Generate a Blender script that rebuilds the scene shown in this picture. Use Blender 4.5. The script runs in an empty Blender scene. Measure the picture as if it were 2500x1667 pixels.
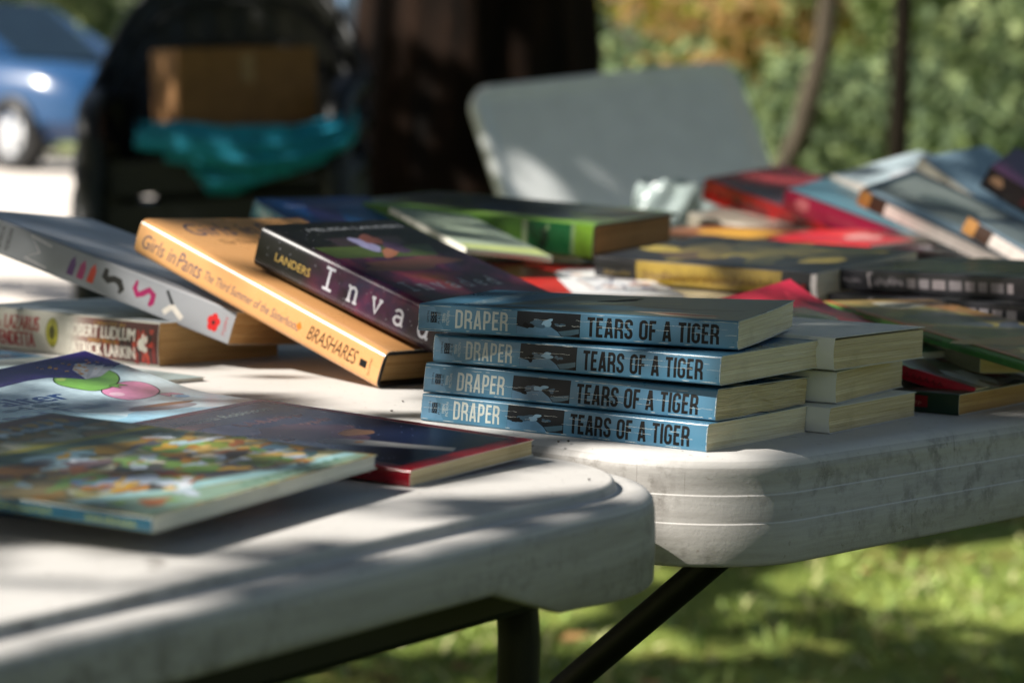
import bpy, bmesh, math, random
from math import radians, sin, cos, pi, exp, sqrt
from mathutils import Vector, Matrix

SC = bpy.context.scene
COL = SC.collection
TZ = 0.74                       # height of the table tops above the ground
rnd = random.Random(7)

# ------------------------------------------------------------------ camera, sky, sun, exposure
def make_camera():
    p, r = radians(5.1376), radians(1.4435)
    fwd = Vector((0, cos(p), -sin(p))); up0 = Vector((0, sin(p), cos(p))); rt0 = Vector((1, 0, 0))
    rt = cos(r) * rt0 + sin(r) * up0
    up = -sin(r) * rt0 + cos(r) * up0
    m = Matrix(((rt.x, up.x, -fwd.x, 0), (rt.y, up.y, -fwd.y, 0), (rt.z, up.z, -fwd.z, TZ + 0.15541), (0, 0, 0, 1)))
    cd = bpy.data.cameras.new('camera'); co = bpy.data.objects.new('camera', cd); COL.objects.link(co)
    co.matrix_world = m
    cd.lens = 85; cd.sensor_width = 36; cd.clip_start = 0.02; cd.clip_end = 600
    cd.dof.use_dof = True; cd.dof.focus_distance = 1.225; cd.dof.aperture_fstop = 8.8
    cd.dof.aperture_blades = 0
    SC.camera = co
make_camera()

SUN = Vector((-0.70, -0.22, 0.68)).normalized()
w = bpy.data.worlds.new('World'); SC.world = w; w.use_nodes = True
nt = w.node_tree
sky = nt.nodes.new('ShaderNodeTexSky'); sky.sky_type = 'NISHITA'; sky.sun_disc = False
sky.sun_elevation = math.asin(SUN.z); sky.sun_rotation = math.atan2(SUN.x, SUN.y)
sky.air_density = 1.0; sky.dust_density = 3.0; sky.ozone_density = 0.6
nt.links.new(sky.outputs[0], nt.nodes['Background'].inputs[0])
nt.nodes['Background'].inputs[1].default_value = 0.066
sl = bpy.data.lights.new('sun', 'SUN'); sl.energy = 5.0; sl.angle = radians(0.53); sl.color = (1.0, 0.95, 0.88)
so = bpy.data.objects.new('sun', sl); COL.objects.link(so)
so.rotation_euler = SUN.to_track_quat('Z', 'Y').to_euler(); so.location = (-6, 1, 8)
SC.view_settings.view_transform = 'Standard'; SC.view_settings.look = 'None'
SC.view_settings.exposure = 0.82; SC.view_settings.gamma = 1.0
SC.cycles.max_bounces = 8; SC.cycles.diffuse_bounces = 4; SC.cycles.glossy_bounces = 3
SC.cycles.sample_clamp_indirect = 6.0
SC.cycles.use_denoising = True

# ------------------------------------------------------------------ materials
def lin(c):
    if isinstance(c, str):
        c = [int(c[i:i + 2], 16) / 255 for i in (0, 2, 4)]
    return tuple((x / 12.92 if x <= 0.04045 else ((x + 0.055) / 1.055) ** 2.4) for x in c[:3])
def L4(c): return (*lin(c), 1.0)

class NM:
    """small helper round a node tree"""
    def __init__(s, name, rough=0.5, spec=0.5):
        s.m = bpy.data.materials.new(name); s.m.use_nodes = True
        s.t = s.m.node_tree; s.n = s.t.nodes; s.b = s.n['Principled BSDF']
        s.b.inputs['Roughness'].default_value = rough
        s.b.inputs['Specular IOR Level'].default_value = spec
        s._co = None
    def node(s, typ, **kw):
        x = s.n.new(typ)
        for k, v in kw.items(): setattr(x, k, v)
        return x
    def link(s, a, b): s.t.links.new(a, b)
    def coord(s, scale=(1, 1, 1), loc=(0, 0, 0), rot=(0, 0, 0)):
        if s._co is None: s._co = s.node('ShaderNodeTexCoord')
        mp = s.node('ShaderNodeMapping')
        mp.inputs['Scale'].default_value = scale; mp.inputs['Location'].default_value = loc; mp.inputs['Rotation'].default_value = rot
        s.link(s._co.outputs['Object'], mp.inputs['Vector'])
        return mp.outputs[0]
    def noise(s, scale=10, detail=4, rough=0.55, vec=None, dist=0.0):
        x = s.node('ShaderNodeTexNoise'); x.inputs['Scale'].default_value = scale; x.inputs['Detail'].default_value = detail
        x.inputs['Roughness'].default_value = rough; x.inputs['Distortion'].default_value = dist
        s.link(vec if vec is not None else s.coord(), x.inputs['Vector'])
        return x.outputs[0]
    def ramp(s, fac, stops, interp='LINEAR'):
        x = s.node('ShaderNodeValToRGB'); x.color_ramp.interpolation = interp
        e = x.color_ramp.elements
        while len(e) < len(stops): e.new(0.5)
        for el, (p, c) in zip(e, stops):
            el.position = p; el.color = c if len(c) == 4 else (*c, 1)
        s.link(fac, x.inputs[0]); return x.outputs[0]
    def mix(s, fac, a, b, mode='MIX'):
        x = s.node('ShaderNodeMix', data_type='RGBA', blend_type=mode)
        for sock, v in ((x.inputs[0], fac), (x.inputs[6], a), (x.inputs[7], b)):
            if hasattr(v, 'links'): s.link(v, sock)
            else: sock.default_value = v
        return x.outputs[2]
    def base(s, v):
        if hasattr(v, 'links'): s.link(v, s.b.inputs['Base Color'])
        else: s.b.inputs['Base Color'].default_value = v
    def roughn(s, v): s.link(v, s.b.inputs['Roughness'])
    def bump(s, h, strength=0.3, dist=0.001):
        x = s.node('ShaderNodeBump'); x.inputs['Strength'].default_value = strength; x.inputs['Distance'].default_value = dist
        s.link(h, x.inputs['Height']); s.link(x.outputs[0], s.b.inputs['Normal'])
W0 = (0, 0, 0, 1); W1 = (1, 1, 1, 1)

_flat = {}
def flat(c, rough=0.4, spec=0.5):
    """plain printed ink: one colour with a faint mottle of wear"""
    key = (c if isinstance(c, str) else tuple(round(x, 3) for x in c), rough, spec)
    if key in _flat: return _flat[key]
    k = NM('ink', rough, spec)
    c4 = L4(c)
    d = tuple(x * 0.82 for x in c4[:3]) + (1,)
    k.base(k.mix(k.ramp(k.noise(180, 3), [(0.35, W0), (0.7, W1)]), c4, d))
    _flat[key] = k.m
    return k.m

def paper_cover(c, c2=None, rough=0.32, scale=14, wear=0.25, bump=0.15, spec=0.5):
    """coated paper cover: two-tone mottling, handling scuffs, faint waviness"""
    k = NM('cover_paper', rough, spec)
    a = L4(c); b = L4(c2) if c2 else tuple(x * 0.8 for x in a[:3]) + (1,)
    f = k.ramp(k.noise(scale, 5, 0.6), [(0.35, W0), (0.68, W1)])
    col = k.mix(f, a, b)
    sc = k.ramp(k.noise(60, 8, 0.7, k.coord((1, 1, 1))), [(0.62, W0), (0.74, W1)])
    sw = k.node('ShaderNodeMath', operation='MULTIPLY'); k.link(sc, sw.inputs[0]); sw.inputs[1].default_value = wear * 0.5
    k.base(k.mix(sw.outputs[0], col, (0.55, 0.56, 0.54, 1)))
    rr = k.node('ShaderNodeMapRange'); k.link(k.noise(35, 5), rr.inputs[0]); rr.inputs[3].default_value = max(rough - 0.1, 0.05); rr.inputs[4].default_value = rough + 0.18
    k.roughn(rr.outputs[0])
    k.bump(k.noise(25, 3), bump, 0.0012)
    return k.m

def pages_mat(c=(0.94, 0.90, 0.79), dark=(0.80, 0.73, 0.59), lines=2600):
    k = NM('page_edges', 0.8, 0.2)
    f = k.noise(1.0, 6, 0.75, k.coord((9, 9, lines)))
    f2 = k.noise(30, 4, 0.6)
    col = k.mix(k.ramp(f, [(0.36, W0), (0.62, W1)]), L4(dark), L4(c))
    st = k.ramp(f2, [(0.5, W0), (0.78, W1)])
    k.base(k.mix(k.mix(0.5, W0, st), col, L4(tuple(x * 0.85 for x in dark))))
    k.bump(f, 0.5, 0.0006)
    return k.m

def multi(cols, scale=8, rough=0.3, seed=0.0, detail=3, spec=0.5):
    """a printed picture out of focus: patches of several inks"""
    k = NM('printed_picture', rough, spec)
    n = k.noise(scale, detail, 0.5, k.coord((1, 1, 1), (seed, seed * 2.3, seed * 0.7)), 0.6)
    st = []
    for i, c in enumerate(cols): st.append((0.28 + 0.46 * i / max(1, len(cols) - 1), L4(c)))
    k.base(k.ramp(n, st))
    k.bump(k.noise(25, 3), 0.12, 0.001)
    return k.m

def plastic_mat():
    k = NM('weathered_white_plastic', 0.5, 0.4)
    big = k.noise(7, 5, 0.6)
    fine = k.noise(90, 8, 0.7)
    a = k.mix(k.ramp(big, [(0.3, W0), (0.7, W1)]), (0.63, 0.61, 0.58, 1), (0.58, 0.56, 0.53, 1))
    # grime sits where the plastic has been scraped: sides and lower edge more than the top
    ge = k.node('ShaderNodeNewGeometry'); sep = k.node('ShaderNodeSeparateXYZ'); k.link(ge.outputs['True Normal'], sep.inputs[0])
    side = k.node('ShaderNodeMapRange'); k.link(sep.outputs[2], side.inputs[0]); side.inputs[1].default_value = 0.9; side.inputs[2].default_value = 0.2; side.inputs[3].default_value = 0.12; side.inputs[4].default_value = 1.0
    g1 = k.ramp(fine, [(0.47, W0), (0.60, W1)])
    g2 = k.ramp(k.noise(14, 7, 0.7, k.coord((1, 1, 1), (3, 1, 5))), [(0.44, W0), (0.66, W1)])
    mm = k.node('ShaderNodeMath', operation='MULTIPLY'); k.link(g1, mm.inputs[0]); k.link(g2, mm.inputs[1])
    m2 = k.node('ShaderNodeMath', operation='MULTIPLY'); k.link(mm.outputs[0], m2.inputs[0]); k.link(side.outputs[0], m2.inputs[1])
    col = k.mix(m2.outputs[0], a, (0.045, 0.038, 0.028, 1))
    # skirt shade painted into the colour: even side darkening, fine smears along the edge
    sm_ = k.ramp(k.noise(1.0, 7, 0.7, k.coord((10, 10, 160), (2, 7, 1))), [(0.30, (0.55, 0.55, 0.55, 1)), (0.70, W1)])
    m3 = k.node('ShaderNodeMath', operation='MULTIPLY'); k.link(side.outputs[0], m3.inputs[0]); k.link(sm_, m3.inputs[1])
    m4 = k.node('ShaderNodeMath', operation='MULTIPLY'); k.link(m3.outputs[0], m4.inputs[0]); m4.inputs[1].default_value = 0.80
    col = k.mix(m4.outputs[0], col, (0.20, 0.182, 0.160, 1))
    # thin scratches and specks
    sp = k.ramp(k.noise(260, 2, 0.5), [(0.70, W0), (0.76, W1)])
    m5 = k.node('ShaderNodeMath', operation='MULTIPLY'); k.link(sp, m5.inputs[0]); m5.inputs[1].default_value = 0.55
    col = k.mix(m5.outputs[0], col, (0.16, 0.13, 0.10, 1))
    sc1 = k.ramp(k.noise(1.0, 3, 0.6, k.coord((26, 26, 900), (1, 9, 4), (0.5, 0.35, 0.2))), [(0.70, W0), (0.74, W1)])
    sc2 = k.ramp(k.noise(1.0, 3, 0.6, k.coord((700, 24, 24), (5, 2, 8), (0.3, 0.9, 0.7))), [(0.71, W0), (0.75, W1)])
    m6 = k.node('ShaderNodeMath', operation='ADD'); k.link(sc1, m6.inputs[0]); k.link(sc2, m6.inputs[1])
    m7 = k.node('ShaderNodeMath', operation='MULTIPLY'); k.link(m6.outputs[0], m7.inputs[0]); m7.inputs[1].default_value = 0.5
    col = k.mix(m7.outputs[0], col, (0.10, 0.085, 0.07, 1))
    k.base(col)
    k.bump(k.noise(420, 6, 0.75), 0.35, 0.0006)
    return k.m
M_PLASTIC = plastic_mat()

def simple(name, c, c2=None, rough=0.5, scale=20, metal=0.0, bump=0.0, spec=0.5):
    k = NM(name, rough, spec)
    a = L4(c); b = L4(c2) if c2 else tuple(x * 0.7 for x in a[:3]) + (1,)
    n = k.noise(scale, 5, 0.6)
    k.base(k.mix(k.ramp(n, [(0.35, W0), (0.68, W1)]), a, b))
    k.b.inputs['Metallic'].default_value = metal
    if bump: k.bump(n, bump, 0.003)
    return k.m
M_STEEL = simple('black_steel', '0a0a0a', '060606', 0.45, 40, spec=0.3)

# ------------------------------------------------------------------ mesh helpers
class MB:
    """collects geometry for ONE mesh object"""
    def __init__(s): s.v = []; s.f = []; s.mi = []; s.sm = []; s.mats = []
    def mat(s, m):
        if m not in s.mats: s.mats.append(m)
        return s.mats.index(m)
    def add(s, vs, fs, m, smooth=False):
        o = len(s.v); i = s.mat(m)
        s.v += [tuple(p) for p in vs]
        for f in fs: s.f.append(tuple(o + k for k in f)); s.mi.append(i); s.sm.append(smooth)
    def box(s, c, d, m, rot=None, smooth=False):
        hx, hy, hz = d[0] / 2, d[1] / 2, d[2] / 2
        vs = [Vector((x, y, z)) for x in (-hx, hx) for y in (-hy, hy) for z in (-hz, hz)]
        if rot is not None: vs = [rot @ p for p in vs]
        c = Vector(c); vs = [p + c for p in vs]
        s.add(vs, [(0, 1, 3, 2), (4, 6, 7, 5), (0, 4, 5, 1), (2, 3, 7, 6), (0, 2, 6, 4), (1, 5, 7, 3)], m, smooth)
    def tube(s, pts, r, m, seg=12, cap=True):
        pts = [Vector(p) for p in pts]; n = len(pts)
        rs = r if isinstance(r, (list, tuple)) else [r] * n
        rings = []; prev = None
        for i, p in enumerate(pts):
            t = (pts[min(i + 1, n - 1)] - pts[max(i - 1, 0)]).normalized()
            if prev is None:
                a = Vector((0, 0, 1)) if abs(t.z) < 0.9 else Vector((1, 0, 0))
                u = t.cross(a).normalized()
            else:
                u = (prev - t * prev.dot(t)).normalized()
            prev = u; v = t.cross(u)
            rings.append([p + rs[i] * (cos(2 * pi * k / seg) * u + sin(2 * pi * k / seg) * v) for k in range(seg)])
        vs = [p for r_ in rings for p in r_]; fs = []
        for i in range(n - 1):
            for k in range(seg):
                a = i * seg + k; b = i * seg + (k + 1) % seg
                fs.append((a, b, b + seg, a + seg))
        s.add(vs, fs, m, True)
        if cap:
            s.add(rings[0], [tuple(reversed(range(seg)))], m); s.add(rings[-1], [tuple(range(seg))], m)
    def grid(s, P, nu, nv, m, smooth=True, flip=False):
        vs = [P(i / nu, j / nv) for i in range(nu + 1) for j in range(nv + 1)]
        fs = []
        for i in range(nu):
            for j in range(nv):
                a = i * (nv + 1) + j
                q = (a, a + nv + 1, a + nv + 2, a + 1)
                fs.append(tuple(reversed(q)) if flip else q)
        s.add(vs, fs, m, smooth)
    def build(s, name, parent=None, world=None, bevel=0.0):
        me = bpy.data.meshes.new(name)
        me.from_pydata(s.v, [], s.f)
        for m in s.mats: me.materials.append(m)
        me.polygons.foreach_set('material_index', s.mi)
        me.polygons.foreach_set('use_smooth', s.sm)
        me.update()
        o = bpy.data.objects.new(name, me); COL.objects.link(o)
        if parent is not None: o.parent = parent
        if world is not None: o.matrix_world = world
        if bevel:
            b = o.modifiers.new('bevel', 'BEVEL'); b.width = bevel; b.segments = 2; b.limit_method = 'ANGLE'
        return o

def tag(o, label=None, cat=None, group=None, kind=None):
    if label: o['label'] = label
    if cat: o['category'] = cat
    if group: o['group'] = group
    if kind: o['kind'] = kind
    return o
def empty(name, loc=(0, 0, 0), rz=0.0, mat=None):
    o = bpy.data.objects.new(name, None); COL.objects.link(o); o.empty_display_size = 0.05
    if mat is not None: o.matrix_world = mat
    else: o.location = loc; o.rotation_euler = (0, 0, rz)
    return o

# ------------------------------------------------------------------ lettering
_txt = {}
def text_mesh(s):
    """outline of a line of lettering as (verts2d, faces, width, height of capitals)"""
    if s in _txt: return _txt[s]
    cu = bpy.data.curves.new('lettering', 'FONT'); cu.body = s; cu.size = 1.0; cu.resolution_u = 3
    ob = bpy.data.objects.new('lettering', cu); COL.objects.link(ob)
    bpy.context.view_layer.update()
    dg = bpy.context.evaluated_depsgraph_get()
    me = bpy.data.meshes.new_from_object(ob.evaluated_get(dg))
    v = [(p.co.x, p.co.y) for p in me.vertices]; f = [tuple(p.vertices) for p in me.polygons]
    bpy.data.objects.remove(ob); bpy.data.curves.remove(cu); bpy.data.meshes.remove(me)
    x0 = min(p[0] for p in v); x1 = max(p[0] for p in v); y0 = min(p[1] for p in v); y1 = max(p[1] for p in v)
    _txt[s] = ([(a - x0, b - y0) for a, b in v], f, x1 - x0, y1 - y0)
    return _txt[s]

def stroke_poly(pts, wd):
    """a pen stroke as quads; wd may vary along it"""
    n = len(pts); out = []; ws = wd if isinstance(wd, (list, tuple)) else [wd] * n
    L = []; R = []
    for i in range(n):
        a = pts[max(i - 1, 0)]; b = pts[min(i + 1, n - 1)]
        dx, dy = b[0] - a[0], b[1] - a[1]; l = math.hypot(dx, dy) or 1
        nx, ny = -dy / l, dx / l
        L.append((pts[i][0] + nx * ws[i] / 2, pts[i][1] + ny * ws[i] / 2)); R.append((pts[i][0] - nx * ws[i] / 2, pts[i][1] - ny * ws[i] / 2))
    v = L + R
    f = [(n + i, n + i + 1, i + 1, i) for i in range(n - 1)]
    return v, f
def arc(cx, cy, rx, ry, a0, a1, n=10):
    return [(cx + rx * cos(radians(a0 + (a1 - a0) * i / n)), cy + ry * sin(radians(a0 + (a1 - a0) * i / n))) for i in range(n + 1)]

# slab-serif and hand-drawn letters as strokes in a unit box (x 0..w, y 0..1)
SLAB = {
 'I': (0.55, [[(0.27, 0), (0.27, 1)], [(0.02, 0.03), (0.53, 0.03)], [(0.02, 0.97), (0.53, 0.97)]]),
 'n': (0.62, [[(0.12, 0), (0.12, 0.66)], [(0.0, 0.66), (0.12, 0.66)], [(0.0, 0.02), (0.24, 0.02)], [(0.12, 0.45)] + arc(0.30, 0.45, 0.18, 0.21, 180, 0)[1:] + [(0.48, 0.0)], [(0.36, 0.02), (0.6, 0.02)]]),
 'v': (0.60, [[(0.08, 0.66), (0.30, 0.02), (0.52, 0.66)], [(0.0, 0.66), (0.2, 0.66)], [(0.40, 0.66), (0.6, 0.66)]]),
 'a': (0.56, [arc(0.24, 0.46, 0.2, 0.2, 160, 0) + [(0.44, 0.05), (0.54, 0.02)], arc(0.24, 0.19, 0.2, 0.18, 60, 330, 14) + [(0.44, 0.2)], [(0.34, 0.36), (0.44, 0.38)]]),
 'd': (0.62, [arc(0.26, 0.32, 0.22, 0.32, 20, 340, 16), [(0.48, 0.0), (0.48, 1.0), (0.36, 1.0)], [(0.48, 0.02), (0.6, 0.02)]]),
 'e': (0.56, [[(0.06, 0.36), (0.48, 0.36)] + arc(0.27, 0.34, 0.21, 0.32, 5, 320, 14)]),
}

def bowl(l, r, b, t, q, n=6):
    return [(l, t), (r - q, t)] + arc(r - q, t - q, q, q, 90, 0, n)[1:] + [(r, b + q)] + arc(r - q, b + q, q, q, 0, -90, n)[1:] + [(l, b)]
def loop(l, r, b, t, q):
    return arc(l + q, t - q, q, q, 180, 90, 5) + arc(r - q, t - q, q, q, 90, 0, 5) + arc(r - q, b + q, q, q, 0, -90, 5) + arc(l + q, b + q, q, q, -90, -180, 5) + [(l, t - q)]
_k = 0.075
COND = {
 'D': (.46, [[(_k, 0), (_k, 1)], bowl(_k, .385, _k, 1 - _k, .16)]),
 'R': (.46, [[(_k, 0), (_k, 1)], bowl(_k, .375, .48, 1 - _k, .15), [(.27, .46), (.385, .36), (.395, 0)]]),
 'A': (.48, [[(_k, 0), (.215, 1)], [(.265, 1), (.405, 0)], [(.16, .93), (.32, .93)], [(.13, .24), (.35, .24)]]),
 'P': (.44, [[(_k, 0), (_k, 1)], bowl(_k, .365, .42, 1 - _k, .15)]),
 'E': (.38, [[(_k, 0), (_k, 1)], [(_k, _k), (.36, _k)], [(_k, .52), (.33, .52)], [(_k, 1 - _k), (.36, 1 - _k)]]),
 'T': (.42, [[(.21, 0), (.21, 1)], [(0, 1 - _k), (.42, 1 - _k)]]),
 'S': (.44, [[(.365, .70), (.365, .78)] + arc(.22, .78, .145, .145, 0, 180, 8) + [(.075, .68), (.13, .56), (.31, .44), (.365, .32)] + [(.365, .22)] + arc(.22, .22, .145, .145, 0, -180, 8) + [(.075, .30)]]),
 'O': (.46, [loop(_k, .385, _k, 1 - _k, .15)]),
 'F': (.37, [[(_k, 0), (_k, 1)], [(_k, .50), (.33, .50)], [(_k, 1 - _k), (.36, 1 - _k)]]),
 'I': (.15, [[(_k, 0), (_k, 1)]]),
 'G': (.46, [[(.375, .70), (.375, .78)] + arc(.225, .78, .15, .15, 0, 180, 8) + [(.075, .22)] + arc(.225, .22, .15, .15, 180, 360, 8) + [(.375, .46), (.24, .46)]]),
 ' ': (.20, []),
}

class Print:
    """flat printed shapes for one book, in metres on its faces; later items lie a hair above earlier ones"""
    def __init__(s): s.items = []
    def shape(s, face, v, f, m): s.items.append((face, v, f, m)); return s
    def poly(s, face, pts, m): return s.shape(face, pts, [tuple(range(len(pts)))], m)
    def rect(s, face, a0, b0, a1, b1, m, n=1):
        v = []; f = []
        for i in range(n + 1):
            a = a0 + (a1 - a0) * i / n; v += [(a, b0), (a, b1)]
            if i: f.append((2 * i - 2, 2 * i, 2 * i + 1, 2 * i - 1))
        return s.shape(face, v, f, m)
    def ell(s, face, a, b, ra, rb, m, rot=0, n=28):
        c, d = cos(radians(rot)), sin(radians(rot))
        pts = []
        for i in range(n):
            x, y = ra * cos(2 * pi * i / n), rb * sin(2 * pi * i / n); pts.append((a + c * x - d * y, b + d * x + c * y))
        return s.poly(face, pts, m)
    def blob(s, face, a, b, ra, rb, m, rot=0, seed=0, n=22, j=0.3):
        r = random.Random(seed); c, d = cos(radians(rot)), sin(radians(rot)); pts = []
        ph = [r.uniform(0, 6.28) for _ in range(4)]
        for i in range(n):
            t = 2 * pi * i / n; q = 1 + j * (0.5 * sin(2 * t + ph[0]) + 0.35 * sin(3 * t + ph[1]) + 0.25 * sin(5 * t + ph[2]))
            x, y = ra * q * cos(t), rb * q * sin(t); pts.append((a + c * x - d * y, b + d * x + c * y))
        return s.poly(face, pts, m)
    def stroke(s, face, pts, wd, m):
        v, f = stroke_poly(pts, wd); return s.shape(face, v, f, m)
    def text(s, face, st, a, b, wd, ht, m, rot=0, shear=0.0, bold=0):
        """lettering whose lower left corner is (a, b); wd and ht are its size along and across the line"""
        v, f, w0, h0 = text_mesh(st); c, d = cos(radians(rot)), sin(radians(rot)); out = []
        for x, y in v:
            X = x / w0 * wd + shear * y / h0 * ht; Y = y / h0 * ht
            out.append((a + c * X - d * Y, b + d * X + c * Y))
        s.shape(face, out, f, m)
        for k in range(bold):
            e = 0.035 * ht * (k + 1)
            s.shape(face, [(p[0] + c * e, p[1] + d * e) for p in out], f, m)
        return s
    def slab(s, face, st, a, b, ht, gap, pen, m, rot=0, xs=1.0):
        c, d = cos(radians(rot)), sin(radians(rot)); x0 = 0
        for ch in st:
            w_, sts = SLAB[ch]
            for q in sts:
                pts = [((x0 + x * ht * xs), y * ht) for x, y in q]
                s.stroke(face, [(a + c * x - d * y, b + d * x + c * y) for x, y in pts], pen, m)
            x0 += w_ * ht * xs + gap
        return s
    def cond(s, face, st, a, b, wd, ht, m, pen=.15, gap=.075):
        w0 = sum(COND[ch][0] + gap for ch in st) - gap; k = wd / (w0 * ht); x = 0
        for ch in st:
            for q in COND[ch][1]:
                v, f = stroke_poly(q, pen); s.shape(face, [(a + (x + p[0]) * ht * k, b + p[1] * ht) for p in v], f, m)
            x += COND[ch][0] + gap
        return s
    def scribble(s, face, a, b, wd, ht, m, pen, n=8, rot=0, seed=1):
        """illegible small hand lettering"""
        r = random.Random(seed); c, d = cos(radians(rot)), sin(radians(rot)); x = 0
        for i in range(n):
            st = wd / n; pts = [(x, r.uniform(0, 0.3) * ht), (x + st * 0.25, r.uniform(0.6, 1) * ht), (x + st * 0.5, r.uniform(0, 0.3) * ht), (x + st * 0.75, r.uniform(0.3, 0.7) * ht)]
            s.stroke(face, [(a + c * p - d * q, b + d * p + c * q) for p, q in pts], pen, m); x += st
        return s

# ------------------------------------------------------------------ books
M_PAGES = pages_mat()
M_PAGES_TAN = pages_mat((0.80, 0.66, 0.45), (0.66, 0.50, 0.31))
M_PAGES_WHITE = pages_mat((0.93, 0.92, 0.88), (0.80, 0.79, 0.74))
M_PAGES_OLD = pages_mat((0.91, 0.85, 0.70), (0.70, 0.61, 0.44))
M_BOARD = simple('black_board', '141312', '0b0a0a', 0.6, 60)

def pose(o, yaw, pl, rw):
    """a book's own frame: x head to tail along the spine, y spine to fore-edge, z up; o in cm from the table top"""
    yaw, pl, rw = radians(yaw), radians(pl), radians(rw)
    u = Vector((cos(yaw) * cos(pl), sin(yaw) * cos(pl), sin(pl))); v0 = Vector((-sin(yaw), cos(yaw), 0))
    n0 = u.cross(v0); v = cos(rw) * v0 + sin(rw) * n0; n = u.cross(v)
    return Matrix(((u.x, v.x, n.x, o[0] / 100), (u.y, v.y, n.y, o[1] / 100), (u.z, v.z, n.z, o[2] / 100 + TZ), (0, 0, 0, 1)))

def book(name, label, o, ang, dims, cover, prints=None, pages=None, hard=False, warp=None, group=None, cat='book',
         bow=0.0003, seed=0, lean=0.0, pagewarp=None, cover_in=None, page_label=None, torn=False, open_gap=0.0):
    L, W, T = (x / 100 for x in dims)
    pages = pages or M_PAGES
    root = empty(name, mat=pose(o, *ang)); tag(root, label, cat, group)
    r_ = random.Random(seed * 13 + 5)
    wp = warp or (lambda x, y, z: (x, y, z))
    def W3(x, y, z):
        x, y, z = wp(x, y, z)
        return (x, y + lean * z, z)
    th = 0.00035 if not hard else 0.0004
    rc = min(0.0012, T * 0.2) if not hard else min(0.005, T * 0.24)
    # outline of the wrap-round cover in the y-z plane: back board, spine, front board
    def profile(off):
        pts = []
        nW = 26 if warp else 10; r = max(rc - off, 0.0002)
        for i in range(nW + 1): pts.append((W - (W - rc) * i / nW, off))
        for i in range(1, 6):
            t = pi / 2 * i / 5; pts.append((rc - r * sin(t) * 1.0, rc - r * cos(t)))
        for i in range(1, 20):
            t = i / 20; pts.append((off - bow * sin(pi * t), rc + (T - 2 * rc) * t))
        for i in range(0, 6):
            t = pi / 2 * i / 5; pts.append((rc - r * cos(t), T - rc + r * sin(t)))
        for i in range(1, nW + 1): pts.append((rc + (W - rc) * i / nW, T - off))
        return pts
    po, pi_ = profile(0.0), profile(th)
    nL = 64 if warp else 22
    mb = MB()
    x0, x1 = (0.0, L)
    def sheet(pr, m, flip):
        n = len(pr); vs = [W3(x0 + (x1 - x0) * i / nL, y, z) for i in range(nL + 1) for y, z in pr]; fs = []
        for i in range(nL):
            for j in range(n - 1):
                a = i * n + j; q = (a, a + 1, a + n + 1, a + n)
                fs.append(q if flip else tuple(reversed(q)))
        mb.add(vs, fs, m, True)
    inner = cover_in or flat('d8d4c8', 0.6)
    sheet(po, cover, True); sheet(pi_, inner, False)
    n = len(po)
    for x in (x0, x1):
        vs = [W3(x, y, z) for y, z in po] + [W3(x, y, z) for y, z in pi_]
        mb.add(vs, [(j, j + 1, n + j + 1, n + j) for j in range(n - 1)], inner)
    for k in (0, n - 1):
        vs = []
        for i in range(nL + 1): vs += [W3(x0 + (x1 - x0) * i / nL, *po[k]), W3(x0 + (x1 - x0) * i / nL, *pi_[k])]
        mb.add(vs, [(2 * i, 2 * i + 1, 2 * i + 3, 2 * i + 2) for i in range(nL)], inner)
    # printing
    if prints:
        step0 = 0.0055 if warp else 0.0085
        done = []                                # a shape lies one thin layer above whatever it overlaps
        for face, v, f, m in prints.items:
            bb = (min(p[0] for p in v), max(p[0] for p in v), min(p[1] for p in v), max(p[1] for p in v)); lay = 0.0
            for fc, q, l_, m_2 in done:
                if fc == face and q[0] < bb[1] and bb[0] < q[1] and q[2] < bb[3] and bb[2] < q[3]: lay = max(lay, l_ + (0.3 if m_2 == m else 1.0))
            done.append((face, bb, lay, m))
            e = min(0.00003 + (0.000016 if warp else 0.000010) * lay, 0.0006)
            step = min(step0, max(T * .07, .0010)) if face == 'spine' else step0
            def S(a, b):
                if face == 'spine':
                    t = min(max((b - rc) / max(T - 2 * rc, 1e-6), 0), 1)
                    return W3(a, -bow * sin(pi * t) - e, b)
                if face == 'back': return W3(a, b, -e)
                return W3(a, b, T + e)
            if warp or hard or (face == 'spine' and bow > 0):
                bm = bmesh.new()
                bv = [bm.verts.new((p[0], p[1], 0)) for p in v]
                for q in f:
                    try: bm.faces.new([bv[i] for i in q])
                    except ValueError: pass
                bmesh.ops.triangulate(bm, faces=bm.faces[:])
                for _ in range(6):
                    ed = [x for x in bm.edges if x.calc_length() > step]
                    if not ed: break
                    bmesh.ops.subdivide_edges(bm, edges=ed, cuts=1)
                    bmesh.ops.triangulate(bm, faces=[q for q in bm.faces if len(q.verts) > 3])
                bm.verts.index_update()
                vv = [S(p.co.x, p.co.y) for p in bm.verts]; ff = [tuple(p.index for p in q.verts) for q in bm.faces]
                bm.free()
            else:
                vv = [S(*p) for p in v]; ff = f
            mb.add(vv, ff, m)
    cov = mb.build('dust_jacket' if hard else 'cover', root)
    # page block: stacked leaves, each edge a little in or out
    ins = 0.0032 if hard else 0.0003
    insy = 0.0032 if hard else 0.0010
    zb = (0.0030 if hard else th + 0.0001); zt = T - zb - open_gap
    nz = max(6, min(46, int((zt - zb) / 0.00033)))
    pb = MB()
    def PW(x, y, z):
        if pagewarp: x, y, z = pagewarp(x, y, z)
        return W3(x, y, z)
    ys0 = (0.0035 if hard else th + 0.0002)
    nx, ny = 10, 8
    rings = []
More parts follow.
